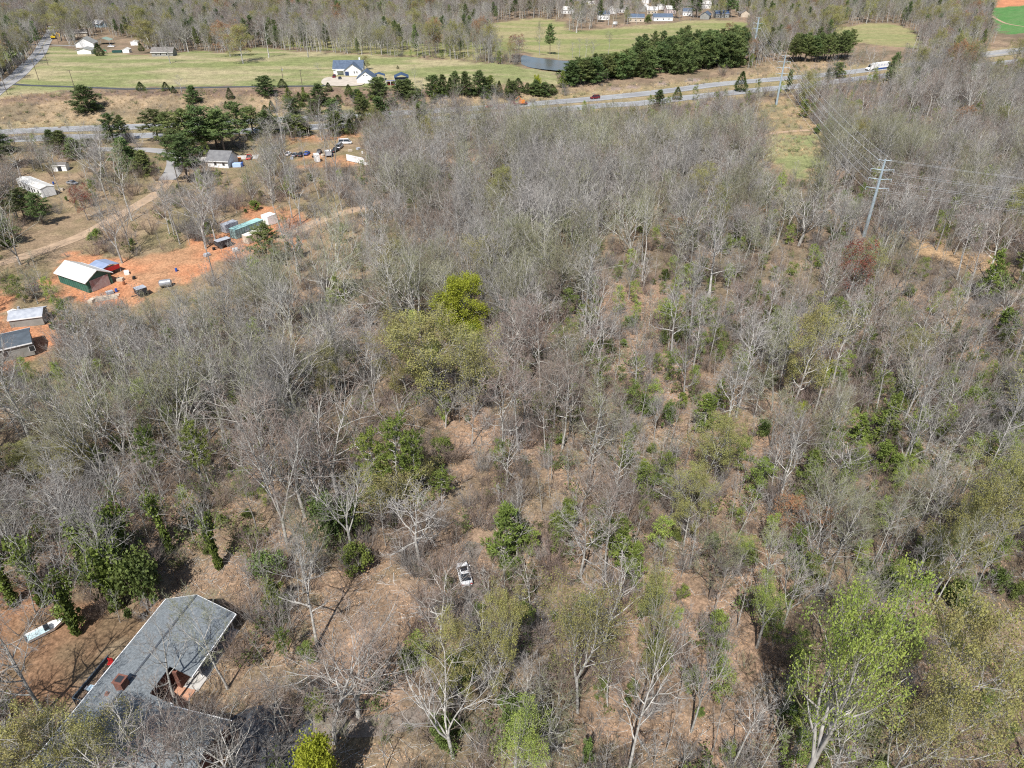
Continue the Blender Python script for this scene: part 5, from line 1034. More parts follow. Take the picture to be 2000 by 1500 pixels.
# heroes: kind, variant, base px, top py, crown width px, optional label
HERO = [
 ('olive', 0, 868, 800, 612, 205, 'large round olive budding tree, the widest crown in the middle of the woods'), ('olive', 1, 800, 790, 640, 110, None), ('olive', 2, 925, 815, 655, 90, None),
 ('lime', 0, 912, 668, 560, 92, 'bright yellow-green lime tree behind the big olive tree clump'),
 ('limeball', 0, 636, 1575, 1442, 112, 'bright lime tree cut by the bottom edge beside the dark drive'),
 ('fresh', 0, 1525, 1620, 1190, 215, 'big fresh green leafing tree with white forked trunk at the bottom right'), ('fresh', 1, 1010, 1560, 1410, 110, None),
 ('olive', 0, 1830, 1530, 1225, 230, 'broad olive tree filling the bottom right corner'), ('olive', 2, 1720, 1560, 1370, 130, None), ('olive', 0, 1700, 1350, 1230, 110, None),
 ('olive', 2, 1128, 1392, 1160, 118, 'round olive-topped tree with pale straight trunk at lower centre'), ('olive', 1, 1275, 1365, 1150, 90, 'yellow-topped budding tree right of the olive-topped one'),
 ('olive', 0, 968, 1380, 1180, 110, None), ('olive', 1, 900, 1400, 1235, 110, None), ('olive', 2, 215, 1560, 1410, 120, None), ('olive', 0, 150, 1570, 1398, 190, 'olive budding tree overhanging the near end of the grey roof'),
 ('olive', 0, 1372, 948, 815, 112, 'round olive tree with leaning pale trunk right of centre'), ('olive', 1, 1880, 1120, 925, 130, None), ('olive', 0, 1810, 1180, 945, 120, None), ('olive', 2, 1960, 1080, 935, 80, None),
 ('olive', 0, 640, 800, 695, 60, None), ('olive', 2, 940, 590, 470, 60, None), ('olive', 1, 160, 930, 870, 120, None), ('olive', 1, 60, 930, 880, 110, None), ('olive', 0, 830, 960, 880, 90, None),
 ('white', 0, 1222, 1530, 1200, 150, 'tall white-limbed bare tree rising from the bottom edge centre right'), ('white', 1, 885, 1480, 1310, 150, 'many-stemmed white bare tree at the bottom left of centre'), ('white', 2, 945, 1345, 1185, 90, None),
 ('white', 1, 700, 1400, 1260, 170, None), ('white', 0, 620, 1260, 1060, 130, None), ('white', 0, 1133, 1130, 990, 120, 'white-limbed bare tree standing alone right of the dark conifers'),
 ('white', 2, 1170, 740, 600, 90, None), ('white', 0, 1240, 770, 620, 70, None), ('white', 0, 1310, 700, 530, 90, None), ('white', 0, 1385, 580, 430, 110, None), ('white', 1, 1560, 480, 375, 110, 'dead-topped pale tree with tangled limbs left of the nearest steel pole'),
 ('white', 0, 1310, 1010, 920, 90, None), ('white', 0, 1505, 970, 850, 80, None), ('white', 2, 1645, 975, 870, 110, None), ('white', 1, 1580, 1130, 1010, 110, None), ('white', 0, 1825, 920, 850, 100, None),
 ('white', 0, 70, 885, 690, 150, 'wide-spreading oak with dark fork at the far left'), ('white', 0, 990, 950, 845, 80, None), ('white', 1, 870, 835, 740, 70, None), ('white', 0, 922, 870, 760, 60, None), ('white', 2, 1010, 1100, 965, 60, None),
 ('white', 0, 820, 1110, 960, 150, None), ('vase', 1, 640, 960, 870, 120, None), ('vase', 0, 560, 1060, 830, 130, None), ('vase', 2, 690, 1090, 900, 110, None), ('vase', 1, 480, 880, 760, 120, None), ('vase', 0, 400, 950, 830, 140, None),
 ('vase', 2, 620, 900, 790, 120, None), ('vase', 0, 700, 860, 760, 110, None), ('vase', 1, 780, 870, 760, 110, None), ('vase', 1, 720, 640, 570, 130, None), ('vase', 2, 640, 700, 610, 110, None), ('vase', 0, 330, 810, 720, 100, None),
 ('oak', 0, 345, 1375, 1215, 130, 'bare tree rising from the patio notch and crossing the grey roof'), ('oak', 1, 445, 1345, 1165, 120, 'thin bare tree crossing the far right end of the grey roof'), ('oak', 2, 85, 1395, 1180, 190, 'large leaning bare tree left of the grey-roofed house'),
 ('vase', 0, 380, 1560, 1395, 170, 'brown twiggy tree over the near wing of the grey roof'), ('vase', 1, 470, 1530, 1370, 130, None), ('vase', 4, 300, 1570, 1400, 150, None), ('oak', 3, 430, 1570, 1400, 150, None), ('vase', 1, 350, 1500, 1375, 110, None), ('vase', 2, 1350, 1430, 1245, 90, 'upright brush-shaped bare tree beside the white-limbed one'), ('vase', 1, 545, 1440, 1350, 70, None),
 ('poplar', 0, 778, 800, 640, 40, None), ('poplar', 1, 778, 475, 385, 30, None), ('poplar', 0, 718, 500, 380, 36, None), ('poplar', 2, 1112, 850, 690, 36, None), ('poplar', 0, 874, 450, 375, 30, None), ('poplar', 1, 1238, 770, 700, 40, None), ('poplar', 0, 640, 520, 400, 50, None),
 ('poplar', 2, 1690, 1130, 985, 50, None), ('poplar', 0, 1650, 640, 560, 40, None), ('poplar', 1, 1890, 760, 640, 60, None), ('poplar', 0, 1920, 1370, 1090, 70, None), ('poplar', 0, 1855, 1260, 1020, 80, None), ('poplar', 2, 1795, 1240, 1020, 70, None), ('poplar', 1, 1740, 1260, 1060, 70, None),
 ('bright_pine', 2, 750, 988, 848, 85, None), ('bright_pine', 2, 776, 990, 826, 108, 'broad dark green pine with flat crown in the middle of the woods'), ('bright_pine', 2, 808, 990, 845, 70, None), ('olive', 2, 765, 1010, 925, 110, None), ('bright_pine', 2, 862, 985, 920, 60, 'yellow-green rounded pine right of the broad dark pine'), ('bright_pine', 2, 318, 960, 840, 60, 'left one of two round-topped pines above the ivy trees'), ('bright_pine', 2, 415, 960, 833, 68, 'right one of two round-topped pines above the ivy trees'),
 ('ivy', 0, 335, 1080, 925, 60, 'tall dark ivy column beside the bare woods at left'), ('ivy', 1, 200, 1130, 960, 90, None), ('ivy', 0, 260, 1130, 950, 100, None), ('ivy', 1, 430, 1110, 975, 60, None), ('ivy', 0, 90, 1180, 1010, 90, None), ('ivy', 1, 230, 1190, 1030, 90, None), ('ivy', 0, 150, 1240, 1080, 70, None), ('ivy', 1, 30, 1180, 1040, 80, None),
 ('evergreen', 1, 290, 1190, 1085, 110, None), ('evergreen', 2, 240, 1165, 1060, 120, None), ('evergreen', 0, 200, 1130, 1050, 100, None), ('evergreen', 3, 150, 1225, 1160, 50, None),
 ('red', 0, 1652, 600, 490, 66, 'red-budded tree standing among grey ones on the right slope'), ('red', 0, 172, 430, 370, 40, None), ('red', 0, 1008, 112, 72, 34, None), ('red', 0, 1425, 62, 46, 20, None),
 ('rust', 0, 450, 110, 46, 60, 'orange-brown tree left of the round field oak'), ('rust', 0, 1320, 480, 430, 60, None), ('rust', 0, 1880, 265, 215, 60, None), ('rust', 0, 1560, 1030, 980, 120, None), ('rust', 0, 1470, 450, 410, 70, None), ('rust', 0, 1190, 430, 400, 60, None),
 ('bright_pine', 0, 1375, 840, 765, 60, 'leaning bright green conifer on the right slope'), ('bright_pine', 1, 1400, 800, 740, 40, None), ('bright_pine', 0, 1710, 870, 770, 60, 'dark green conifer with drooping tip on the right slope'), ('bright_pine', 1, 1735, 870, 820, 40, None), ('bright_pine', 1, 1675, 870, 810, 50, None),
 ('evergreen', 0, 1262, 815, 770, 50, None), ('evergreen', 1, 1300, 835, 785, 40, None), ('evergreen', 3, 1330, 800, 765, 24, None), ('bright_pine', 0, 1250, 965, 900, 48, None), ('evergreen', 3, 1105, 1040, 975, 50, None), ('evergreen', 3, 1090, 1050, 1000, 50, None), ('bright_pine', 1, 1215, 1110, 1010, 60, None), ('bright_pine', 0, 1235, 1150, 1060, 50, None),
 ('bright_pine', 0, 1575, 970, 880, 60, None), ('bright_pine', 1, 1590, 930, 870, 50, None), ('bright_pine', 0, 1745, 945, 890, 50, None), ('evergreen', 3, 1720, 930, 860, 50, None), ('bright_pine', 0, 1685, 625, 560, 36, None), ('bright_pine', 1, 1920, 590, 490, 50, None), ('evergreen', 0, 1955, 590, 540, 60, None), ('evergreen', 1, 1935, 560, 520, 50, None),
 ('evergreen', 3, 1403, 710, 670, 20, None), ('evergreen', 2, 1490, 850, 820, 40, None), ('evergreen', 0, 1620, 735, 715, 50, None), ('evergreen', 0, 1630, 668, 640, 26, None), ('evergreen', 1, 1555, 820, 795, 24, None), ('lime', 0, 1634, 668, 642, 26, None), ('lime', 0, 1558, 822, 793, 22, None), ('lime', 0, 1610, 735, 716, 34, None), ('evergreen', 3, 1455, 1110, 1060, 40, None), ('evergreen', 3, 1400, 1240, 1195, 44, None), ('fresh', 0, 1478, 1265, 1140, 80, None), ('fresh', 0, 1440, 1120, 1040, 50, None),
 ('evergreen', 1, 640, 1080, 975, 80, None), ('evergreen', 0, 690, 1060, 970, 90, None), ('evergreen', 2, 530, 1130, 1080, 80, None), ('evergreen', 1, 640, 1020, 960, 60, None), ('evergreen', 0, 545, 1190, 1130, 60, None), ('evergreen', 3, 700, 1120, 1060, 60, None),
 ('evergreen', 0, 800, 1310, 1260, 50, None), ('evergreen', 1, 870, 1460, 1400, 70, None), ('evergreen', 0, 620, 1400, 1350, 70, None), ('evergreen', 2, 1000, 1440, 1370, 100, None), ('evergreen', 0, 1145, 1490, 1440, 40, None), ('evergreen', 1, 900, 1350, 1270, 90, None), ('bright_pine', 0, 985, 1110, 985, 90, None), ('bright_pine', 1, 1010, 1080, 1000, 60, None),
 ('evergreen', 0, 1730, 1170, 1110, 90, None), ('evergreen', 1, 1860, 1190, 1130, 70, None), ('evergreen', 0, 1940, 1150, 1110, 60, None), ('evergreen', 2, 1330, 670, 640, 40, None), ('evergreen', 0, 1160, 700, 670, 60, None), ('evergreen', 0, 1190, 690, 660, 40, None), ('evergreen', 1, 1300, 625, 590, 40, None), ('evergreen', 2, 1105, 440, 415, 30, None), ('evergreen', 3, 1960, 660, 600, 50, None), ('evergreen', 0, 1230, 640, 615, 40, None),
 ('pine', 1, 525, 520, 440, 70, 'olive-dark conifer partly hiding the cream container'), ('pine', 0, 368, 355, 262, 80, 'tall dark pine beside the paved loop'), ('pine', 2, 352, 330, 255, 70, None), ('pine', 1, 400, 300, 205, 80, None), ('pine', 0, 440, 300, 215, 60, None), ('pine', 2, 372, 300, 215, 70, None), ('pine', 0, 310, 275, 215, 50, None), ('pine', 1, 335, 285, 220, 50, None), ('pine', 2, 470, 275, 200, 50, None), ('pine', 0, 495, 262, 208, 44, None), ('pine', 1, 425, 290, 230, 60, None),
 ('young_pine', 0, 250, 335, 270, 46, None), ('young_pine', 1, 285, 340, 295, 50, None), ('young_pine', 0, 262, 330, 285, 40, None), ('young_pine', 1, 125, 300, 255, 40, None), ('young_pine', 0, 150, 310, 270, 40, None), ('young_pine', 1, 105, 290, 255, 30, None), ('pine', 1, 10, 330, 245, 60, None), ('pine', 2, -12, 300, 240, 60, None),
 ('pine', 0, 50, 430, 370, 60, None), ('pine', 1, 85, 440, 375, 50, None), ('young_pine', 0, 5, 480, 420, 60, None), ('evergreen', 3, 190, 478, 445, 30, None), ('pine', 2, 225, 285, 222, 40, None), ('pine', 0, 243, 275, 225, 26, None),
 ('young_pine', 0, 172, 218, 166, 44, 'lone dark conifer on the tan bank below the driveway'), ('cedar', 0, 276, 177, 160, 16, None), ('cedar', 1, 325, 177, 160, 15, None), ('cedar', 0, 340, 182, 168, 10, None), ('young_pine', 1, 378, 200, 167, 28, None), ('cedar', 0, 373, 212, 196, 13, None), ('cedar', 1, 450, 193, 171, 14, None), ('cedar', 0, 443, 212, 198, 10, None),
 ('young_pine', 0, 521, 186, 149, 32, None), ('cedar', 1, 552, 171, 154, 18, None), ('cedar', 0, 585, 199, 180, 14, None), ('young_pine', 1, 626, 205, 163, 36, None), ('cedar', 0, 642, 178, 162, 14, None), ('cedar', 1, 682, 186, 165, 16, None), ('cedar', 1, 660, 200, 186, 16, None),
 ('young_pine', 0, 736, 190, 152, 30, None), ('young_pine', 1, 747, 176, 150, 18, None), ('young_pine', 0, 785, 190, 156, 34, None), ('young_pine', 1, 800, 188, 154, 26, None), ('young_pine', 0, 712, 250, 190, 34, None), ('bright_pine', 0, 690, 250, 215, 28, None), ('young_pine', 1, 745, 235, 190, 44, None), ('young_pine', 0, 655, 240, 195, 34, None), ('young_pine', 1, 615, 235, 195, 34, None), ('young_pine', 0, 575, 225, 192, 26, None), ('cedar', 1, 520, 228, 205, 20, None), ('cedar', 0, 685, 262, 232, 20, None), ('bright_pine', 1, 820, 255, 203, 28, None), ('young_pine', 0, 825, 240, 200, 26, None), ('cedar', 0, 532, 220, 197, 14, None),
 ('young_pine', 0, 848, 190, 147, 28, None), ('young_pine', 1, 866, 186, 146, 24, None), ('young_pine', 0, 890, 185, 138, 22, None), ('young_pine', 1, 911, 186, 139, 28, None), ('young_pine', 0, 937, 188, 139, 28, None), ('bright_pine', 0, 958, 182, 146, 26, None), ('cedar', 0, 994, 184, 154, 16, None), ('cedar', 0, 880, 190, 152, 18, None),
 ('cedar', 1, 1012, 178, 152, 24, None), ('lime', 0, 1047, 182, 153, 14, None), ('cedar', 0, 1045, 185, 160, 16, None), ('cedar', 1, 1030, 182, 162, 18, None), ('cedar', 0, 1062, 185, 166, 18, None), ('bright_pine', 1, 1098, 172, 138, 18, None), ('cedar', 1, 1078, 182, 165, 20, None), ('cedar', 0, 975, 186, 158, 14, None),
 ('young_pine', 0, 1286, 212, 175, 20, None), ('cedar', 1, 1322, 195, 170, 18, None), ('cedar', 0, 1446, 178, 140, 24, None), ('young_pine', 0, 1635, 152, 122, 24, None), ('bright_pine', 0, 1570, 230, 195, 26, None), ('evergreen', 0, 1595, 262, 243, 20, None),
 ('pine', 0, 1074, 106, 48, 28, 'single tall dark pine on the far bank of the pond'), ('pine', 1, 1319, 36, -14, 24, None), ('pine', 2, 1359, 34, -16, 36, None), ('pine', 0, 1425, 34, -12, 32, None), ('evergreen', 0, 1264, 46, 27, 18, None),
 ('oak', 0, 333, 124, 72, 42, 'wide bare oak on the meadow in front of the weathered house'), ('olive', 0, 475, 124, 56, 64, 'round olive oak standing alone on the meadow'), ('oak', 1, 368, 102, 52, 40, None), ('olive', 0, 300, 104, 46, 70, None), ('olive', 1, 290, 95, 26, 60, None),
 ('olive', 1, 718, 136, 112, 24, None), ('oak', 0, 622, 137, 124, 22, None), ('oak', 1, 811, 162, 134, 18, None), ('oak', 0, 355, 180, 150, 34, None), ('poplar', 0, 525, 112, 35, 40, None), ('poplar', 1, 602, 112, 20, 30, None), ('cedar', 0, 195, 109, 85, 24, None), ('cedar', 0, 277, 100, 84, 14, None), ('cedar', 1, 777, 134, 128, 5, None),
 ('oak', 0, 1126, 64, 18, 60, None), ('oak', 1, 1054, 108, 50, 28, None), ('poplar', 0, 1132, 112, 76, 16, None), ('poplar', 1, 1144, 113, 78, 16, None), ('oak', 2, 1158, 113, 78, 22, None), ('poplar', 2, 1188, 110, 66, 18, None), ('poplar', 0, 1118, 114, 84, 12, None), ('poplar', 1, 1090, 116, 80, 12, None), ('oak', 3, 1010, 122, 72, 40, None), ('oak', 1, 1245, 98, 72, 24, None), ('oak', 3, 138, 90, 40, 36, None), ('olive', 0, 120, 80, 10, 54, None),
]
WEST = random.Random(5)
heroes = []
def add_hero(k, v, bx, by, ty, wpx, lab):
    b = P(bx, by); H = max(1.0, (height_at(b.y, ty)-b.z)/0.97)
    dep = b.y*math.cos(PITCH)-(b.z+H*0.6-CAMH)*math.sin(PITCH); R = wpx/2*dep/FPX*(1.35 if k in ('pine', 'young_pine', 'cedar') and 300 < b.y < 520 else 1)
    # the crown leans outwards in the picture: nothing to correct, the base is what is placed
    heroes.append((k, v, b, H*WEST.uniform(.97, 1.03), R, WEST.random()*6.28, lab))
for h in HERO: add_hero(*h)
for i in range(34):
    f = WEST.random(); bx = 500+420*f; by = 262-14*f+WEST.uniform(-6, 8); add_hero('young_pine' if WEST.random() < .35 and f < .6 else WEST.choice(['vase', 'oak', 'poplar']), WEST.randrange(3), bx, by, by-34-WEST.random()*16, 26+WEST.random()*12, None)
for bx, by, ty, w, k in [(15, 300, 262, 50, 'oak'), (70, 300, 258, 50, 'oak'), (95, 292, 262, 40, 'vase'), (140, 285, 232, 26, 'poplar'), (200, 285, 245, 30, 'vase'), (180, 300, 270, 50, 'oak'), (40, 345, 290, 70, 'oak'), (110, 330, 285, 60, 'oak'), (30, 380, 320, 60, 'vase'), (200, 330, 290, 50, 'oak'), (530, 275, 235, 60, 'vase'), (570, 270, 220, 60, 'oak'), (560, 350, 250, 50, 'vase'), (640, 350, 250, 40, 'poplar'), (597, 330, 258, 30, 'poplar'), (660, 350, 215, 50, 'vase')]:
    add_hero(k, int(bx) % 3, bx, by, ty, w, None)
for i in range(46):
    bx = WEST.uniform(560, 1110); by = np.interp(bx, [560, 850, 1110], [212, 200, 186])+WEST.uniform(-14, 12); k = WEST.choice(['evergreen', 'big_brush', 'young_pine', 'big_brush', 'bright_pine', 'brush'])
    add_hero(k, WEST.randrange(3), bx, by, by-(8+WEST.random()*10 if 'pine' not in k else 16+WEST.random()*18), 14+WEST.random()*14, None)
for i in range(16):
    bx = WEST.uniform(0, 300); by = WEST.uniform(268, 292); k = WEST.choice(['evergreen', 'big_brush', 'vase', 'big_brush', 'oak'])
    add_hero(k, WEST.randrange(3), bx, by, by-(10+WEST.random()*8 if k in ('evergreen', 'big_brush') else 28), 22+WEST.random()*14, None)
# belts of pines beyond the highway
for i in range(60):
    f = WEST.random(); bx = 1112+335*f; by = 168-36*f-WEST.random()*20*(0.3+f); add_hero('pine' if WEST.random() < .5 else 'young_pine', WEST.randrange(3), bx, by, by-34-26*f**.6-WEST.random()*9, 24+WEST.random()*14, None)
for i in range(36):
    f = WEST.random(); bx = 1240+200*f; by = 146-16*f-WEST.random()*20; add_hero('pine', WEST.randrange(3), bx, by, by-58-WEST.random()*10, 30+WEST.random()*10, None)
for i in range(24):
    f = WEST.random(); bx = 1545+110*f; by = 124-4*f-WEST.random()*10; add_hero('pine', WEST.randrange(3), bx, by, by-44-WEST.random()*10, 32, None)
# fallen grey trunk lower right
fb = P(1790, 1400); ft = MB(); ft.tube([(0, 0, 0.5), (2.2, 0.7, 0.7), (4.3, 1.4, 1.0), (6.6, 2.6, 0.8)], [0.28, 0.24, 0.2, 0.1], 7, 0, True); ft.tube([(3.2, 1.0, 0.8), (4.6, 0.4, 1.3), (6, 0.2, 1.2)], [0.14, 0.1, 0.04], 5); ft.tube([(2.2, 0.7, 0.7), (3.0, 1.9, 1.2), (4.2, 2.9, 1.3)], [0.12, 0.09, 0.03], 5)
fo = ft.build('fallen_trunk', M['bark_white']); fo.location = fb; tag(fo, 'fallen grey trunk with broken limbs under the olive trees at lower right', 'log')

# ---- random fill
CLEAR = [[(1100, 178), (1110, 130), (1250, 105), (1330, 75), (1460, 85), (1460, 135), (1300, 165)], [(1535, 128), (1535, 100), (1665, 95), (1665, 122)], MEADOW, SPORT, PASTURE, PASTURE2, LAWN_RIGHT, CLAY_RIGHT, CORR_GREEN, CORRIDOR]
def band(pts, h): return [(x, y-h) for x, y in pts]+[(x, y+h) for x, y in reversed(pts)]
VIS = [band([(0, 250), (25, 252), (280, 245)], 12), band([(1020, 200), (1150, 192), (1250, 184), (1325, 175), (1400, 168), (1500, 158), (1540, 152)], 12), band([(1650, 142), (1757, 128)], 9), band([(1925, 107), (2010, 98)], 12), band([(925, 211), (958, 208)], 5), band([(1170, 206), (1250, 201), (1360, 188)], 7),
       [(-200, 190), (850, 178), (1080, 172), (1440, 150), (1300, 176), (1020, 198), (960, 188), (560, 190), (480, 208), (290, 232), (-200, 250)], [(60, 170), (110, 55), (125, 55), (110, 110)], [(0, 165), (60, 115), (95, 62), (112, 62), (90, 120), (0, 200)],
       [(320, 1165), (470, 1190), (380, 1325), (430, 1390), (330, 1420), (200, 1400), (100, 1440), (150, 1340)], [(885, 1095), (930, 1095), (930, 1150), (890, 1150)], [(90, 500), (230, 505), (235, 580), (160, 590), (90, 560)],
       [(430, 425), (545, 410), (540, 480), (425, 490)], [(250, 545), (345, 545), (345, 585), (250, 580)], [(-10, 620), (95, 600), (95, 690), (-10, 710)], [(35, 345), (115, 345), (115, 395), (35, 395)], [(105, 320), (155, 320), (155, 370), (105, 370)],
       [(410, 290), (510, 290), (510, 335), (410, 340)], [(555, 285), (690, 270), (720, 320), (560, 315)], [(640, 115), (815, 115), (815, 180), (620, 180)], [(60, 440), (300, 385), (320, 395), (170, 470), (0, 525), (0, 500)], [(190, 280), (345, 285), (350, 350), (320, 345), (300, 300), (190, 298)],
       [(1760, 470), (1990, 525), (1985, 545), (1760, 500)], [(1022, 104), (1260, 108), (1200, 135), (1070, 140), (1015, 125)], [(590, 445), (700, 408), (705, 420), (600, 460)],
       [(150, 75), (275, 75), (275, 112), (150, 112)], [(240, 510), (420, 480), (440, 520), (300, 590), (240, 590)], [(0, 580), (20, 580), (20, 640), (0, 640)], [(30, 690), (110, 650), (115, 690), (50, 735)], [(490, 1340), (545, 1350), (560, 1420), (480, 1450)], [(735, 1080), (790, 1080), (800, 1200), (735, 1200)], [(610, 1190), (720, 1140), (740, 1300), (640, 1330)],
       [(1930, 1190), (2010, 1180), (2010, 1420), (1950, 1400)], [(60, 1270), (170, 1200), (230, 1230), (120, 1400), (30, 1420)], [(370, 1110), (480, 1090), (480, 1170), (380, 1160)]]
TOWNYARD = 1
THIN = [([(40, 1330), (440, 1330), (520, 1560), (0, 1600)], 0.5), (YARD, 0.6), ([(590, 1120), (780, 1130), (870, 1180), (840, 1330), (640, 1360)], 0.45), (HOUSE_YARD, 0.45), ([(960, 780), (1300, 760), (1560, 1000), (1560, 1450), (1100, 1400), (940, 1000)], 0.85), ([(1180, 1080), (1500, 1080), (1500, 1500), (1120, 1500)], 0.7), ([(240, 640), (420, 600), (300, 760), (0, 860), (0, 760)], 0.7), ([(840, 790), (1000, 780), (1010, 900), (900, 930)], 0.25), (MEADOW_FAR, 0.55), ([(640, 380), (860, 400), (860, 520), (600, 560)], 0.7),
        ([(0, 1120), (330, 1160), (460, 1200), (420, 1330), (0, 1500)], 0.35)]
bases = np.array([(h[2].x, h[2].y, h[4]) for h in heroes if h[3] > 8])
ELL = []
for h in heroes:
    c_ = project(h[2].x, h[2].y, h[2].z+h[3]*0.55); t_ = project(h[2].x, h[2].y, h[2].z+h[3]); b_ = project(h[2].x, h[2].y, h[2].z)
    dep = h[2].y*math.cos(PITCH)-(h[2].z+h[3]*0.55-CAMH)*math.sin(PITCH)
    s_ = 1.25 if h[6] and h[2].y < 300 else 1.0 if h[6] or h[0] in ('olive', 'lime', 'fresh', 'red', 'pine', 'bright_pine', 'ivy', 'young_pine', 'cedar', 'evergreen', 'limeball') else 0.55
    if not h[6] and h[2].y > 300: s_ *= 0.8
    if h[0] in ('rust',) or (h[0] in ('vase', 'poplar', 'oak') and not h[6]): continue
    ELL.append((c_[0], c_[1], max(5, h[4]*FPX/dep*0.8*s_), max(6, (b_[1]-t_[1])*0.42*s_), b_[1]))
for q_ in NB[::1]: ELL.append((q_[0], q_[1]-4, 13 if q_[1] > 30 else 9, 7, q_[1]))
for q_ in [(160, 66), (197, 48), (322, 105), (437, 312)]: ELL.append((q_[0], q_[1], 16, 9, q_[1]+4))
def scatter(step, ymin, ymax, seed, wide=0.84):
    r = np.random.RandomState(seed); out = []
    ys = np.arange(ymin, ymax, step)
    for y in ys:
        w = 26+wide*max(y, 40); xs = np.arange(-w, w, step); n = len(xs)
        out.append(np.stack([xs+r.uniform(-.5, .5, n)*step*0.95, y+r.uniform(-.5, .5, n)*step*0.95], 1))
    return np.concatenate(out), r
def keep_mask(XY, H, r, clear=True, thin=True, hero=True, vis=True, halfbase=(0.02, 0.5, 0.85), ell=True, thinpow=1.0):
    x, y = XY[:, 0], XY[:, 1]; z = terrain(x, y); k = np.ones(len(x), bool)
    bpx, bpy_ = project(x, y, z)
    for p in CLEAR+[BANK]: k &= ~inpoly(bpx, bpy_, p)
    hyn = np.interp(x, HWN[:, 0], HWN[:, 1]); hys = np.interp(x, HWS[:, 0], HWS[:, 1]); k &= ~((y < hyn+11) & (y > hys-9))
    if vis:
        for f in halfbase:
            px, py = project(x, y, z+H*f)
            for p in VIS: k &= ~inpoly(px, py, p)
            for p in (PASTURE, PASTURE2, LAWN_RIGHT, CORR_GREEN): k &= ~inpoly(px, py, p)
            for p in (MEADOW,): k &= ~inpoly(px, py, p)
    if thin:
        u = r.uniform(size=len(x))
        for p, pr in THIN: k &= ~(inpoly(bpx, bpy_, p) & (u > pr**thinpow))
    # keep off roads and buildings near the car track
    if ell:
        p5 = project(x, y, z+H*0.5); p9 = project(x, y, z+H*0.85)
        for ecx, ecy, erx, ery, hby in ELL:
            fr = bpy_ > hby+2
            k &= ~(fr & ((((p5[0]-ecx)/erx)**2+((p5[1]-ecy)/ery)**2 < 1) | (((p9[0]-ecx)/erx)**2+((p9[1]-ecy)/ery)**2 < 1)))
    if hero and len(bases):
        for bx_, by_, br in bases:
            k &= ~((x-bx_)**2+(y-by_)**2 < min(3.0, br*0.6)**2)
    return k, z, bpx, bpy_
items = []
r2 = np.random.RandomState(21)
for step, y0, y1, sd_ in ((4.5, 34, 300, 1), (5.4, 300, 700, 2), (6.5, 700, 1240, 3)):
    XY, r = scatter(step, y0, y1, sd_)
    H = r.uniform(10.5, 21.5, len(XY)); H *= 0.8+0.4*vnoise(XY[:, 0], XY[:, 1], 0.02, 31)
    k, z, bpx, bpy_ = keep_mask(XY, H, r)
    cl = vnoise(XY[:, 0], XY[:, 1], 0.018, 41)
    patch = vnoise(XY[:, 0], XY[:, 1], 0.028, 61)*0.7+vnoise(XY[:, 0], XY[:, 1], 0.09, 62)*0.3; gap = vnoise(XY[:, 0], XY[:, 1], 0.045, 63)
    for i in np.nonzero(k)[0]:
        if XY[i, 1] < 440 and gap[i] < 0.36 and r.rand() < 0.6: continue
        u_ = r.rand(); x, y = XY[i]; far = y > 430
        right = bpx[i] > 1200 and bpy_[i] > 520
        if far:
            key = 'pine' if u_ < 0.05+0.1*(cl[i] > 0.7) else 'olive' if u_ < 0.14 else 'rust' if u_ < 0.155 else 'poplar' if u_ < 0.6 else 'oak' if u_ < 0.85 else 'vase'
            if bpy_[i] < 60 and 1080 < bpx[i] < 1480 and r.rand() < 0.35: continue
        elif right: key = 'sapling' if u_ < 0.5 else 'poplar' if u_ < 0.70 else 'oak' if u_ < 0.84 else 'vase' if u_ < 0.94 else 'white' if u_ < 0.95 else 'olive' if u_ < 0.965 else 'bright_pine'
        else: key = 'vase' if u_ < 0.3 else 'oak' if u_ < 0.6 else 'poplar' if u_ < 0.74 else 'sapling' if u_ < 0.88 else 'white' if u_ < 0.92 else 'olive' if u_ < 0.935 else 'bright_pine' if u_ < 0.955 else 'poplar'
        h_ = H[i]; wr = {'oak': 0.27, 'vase': 0.24, 'white': 0.23, 'poplar': 0.16, 'sapling': 0.13, 'olive': 0.28, 'rust': 0.28, 'pine': 0.19, 'bright_pine': 0.22}[key]
        if key == 'sapling': h_ = r.uniform(7, 13)
        if key == 'bright_pine': h_ = r.uniform(4, 9)
        if bpx[i] > 1200 and key in ('oak', 'vase'): h_ *= 0.85
        vv = int(r.randint(0, 60))
        if key in ('oak', 'poplar', 'vase') and r.rand() < 0.8:
            sp = {'oak': ((0, 2, 4), (3, 6), (1, 5, 7)), 'poplar': ((0, 1, 4), (3,), (2, 5)), 'vase': ((0, 2, 4, 5), (1,), (3,))}[key][1 if patch[i] < 0.4 else 2 if patch[i] > 0.62 else 0]; vv = sp[int(r.randint(len(sp)))]
        items.append((key, vv, x, y, z[i], h_, h_*wr*r.uniform(0.8, 1.2), r.rand()*6.28, bpx[i], bpy_[i]))
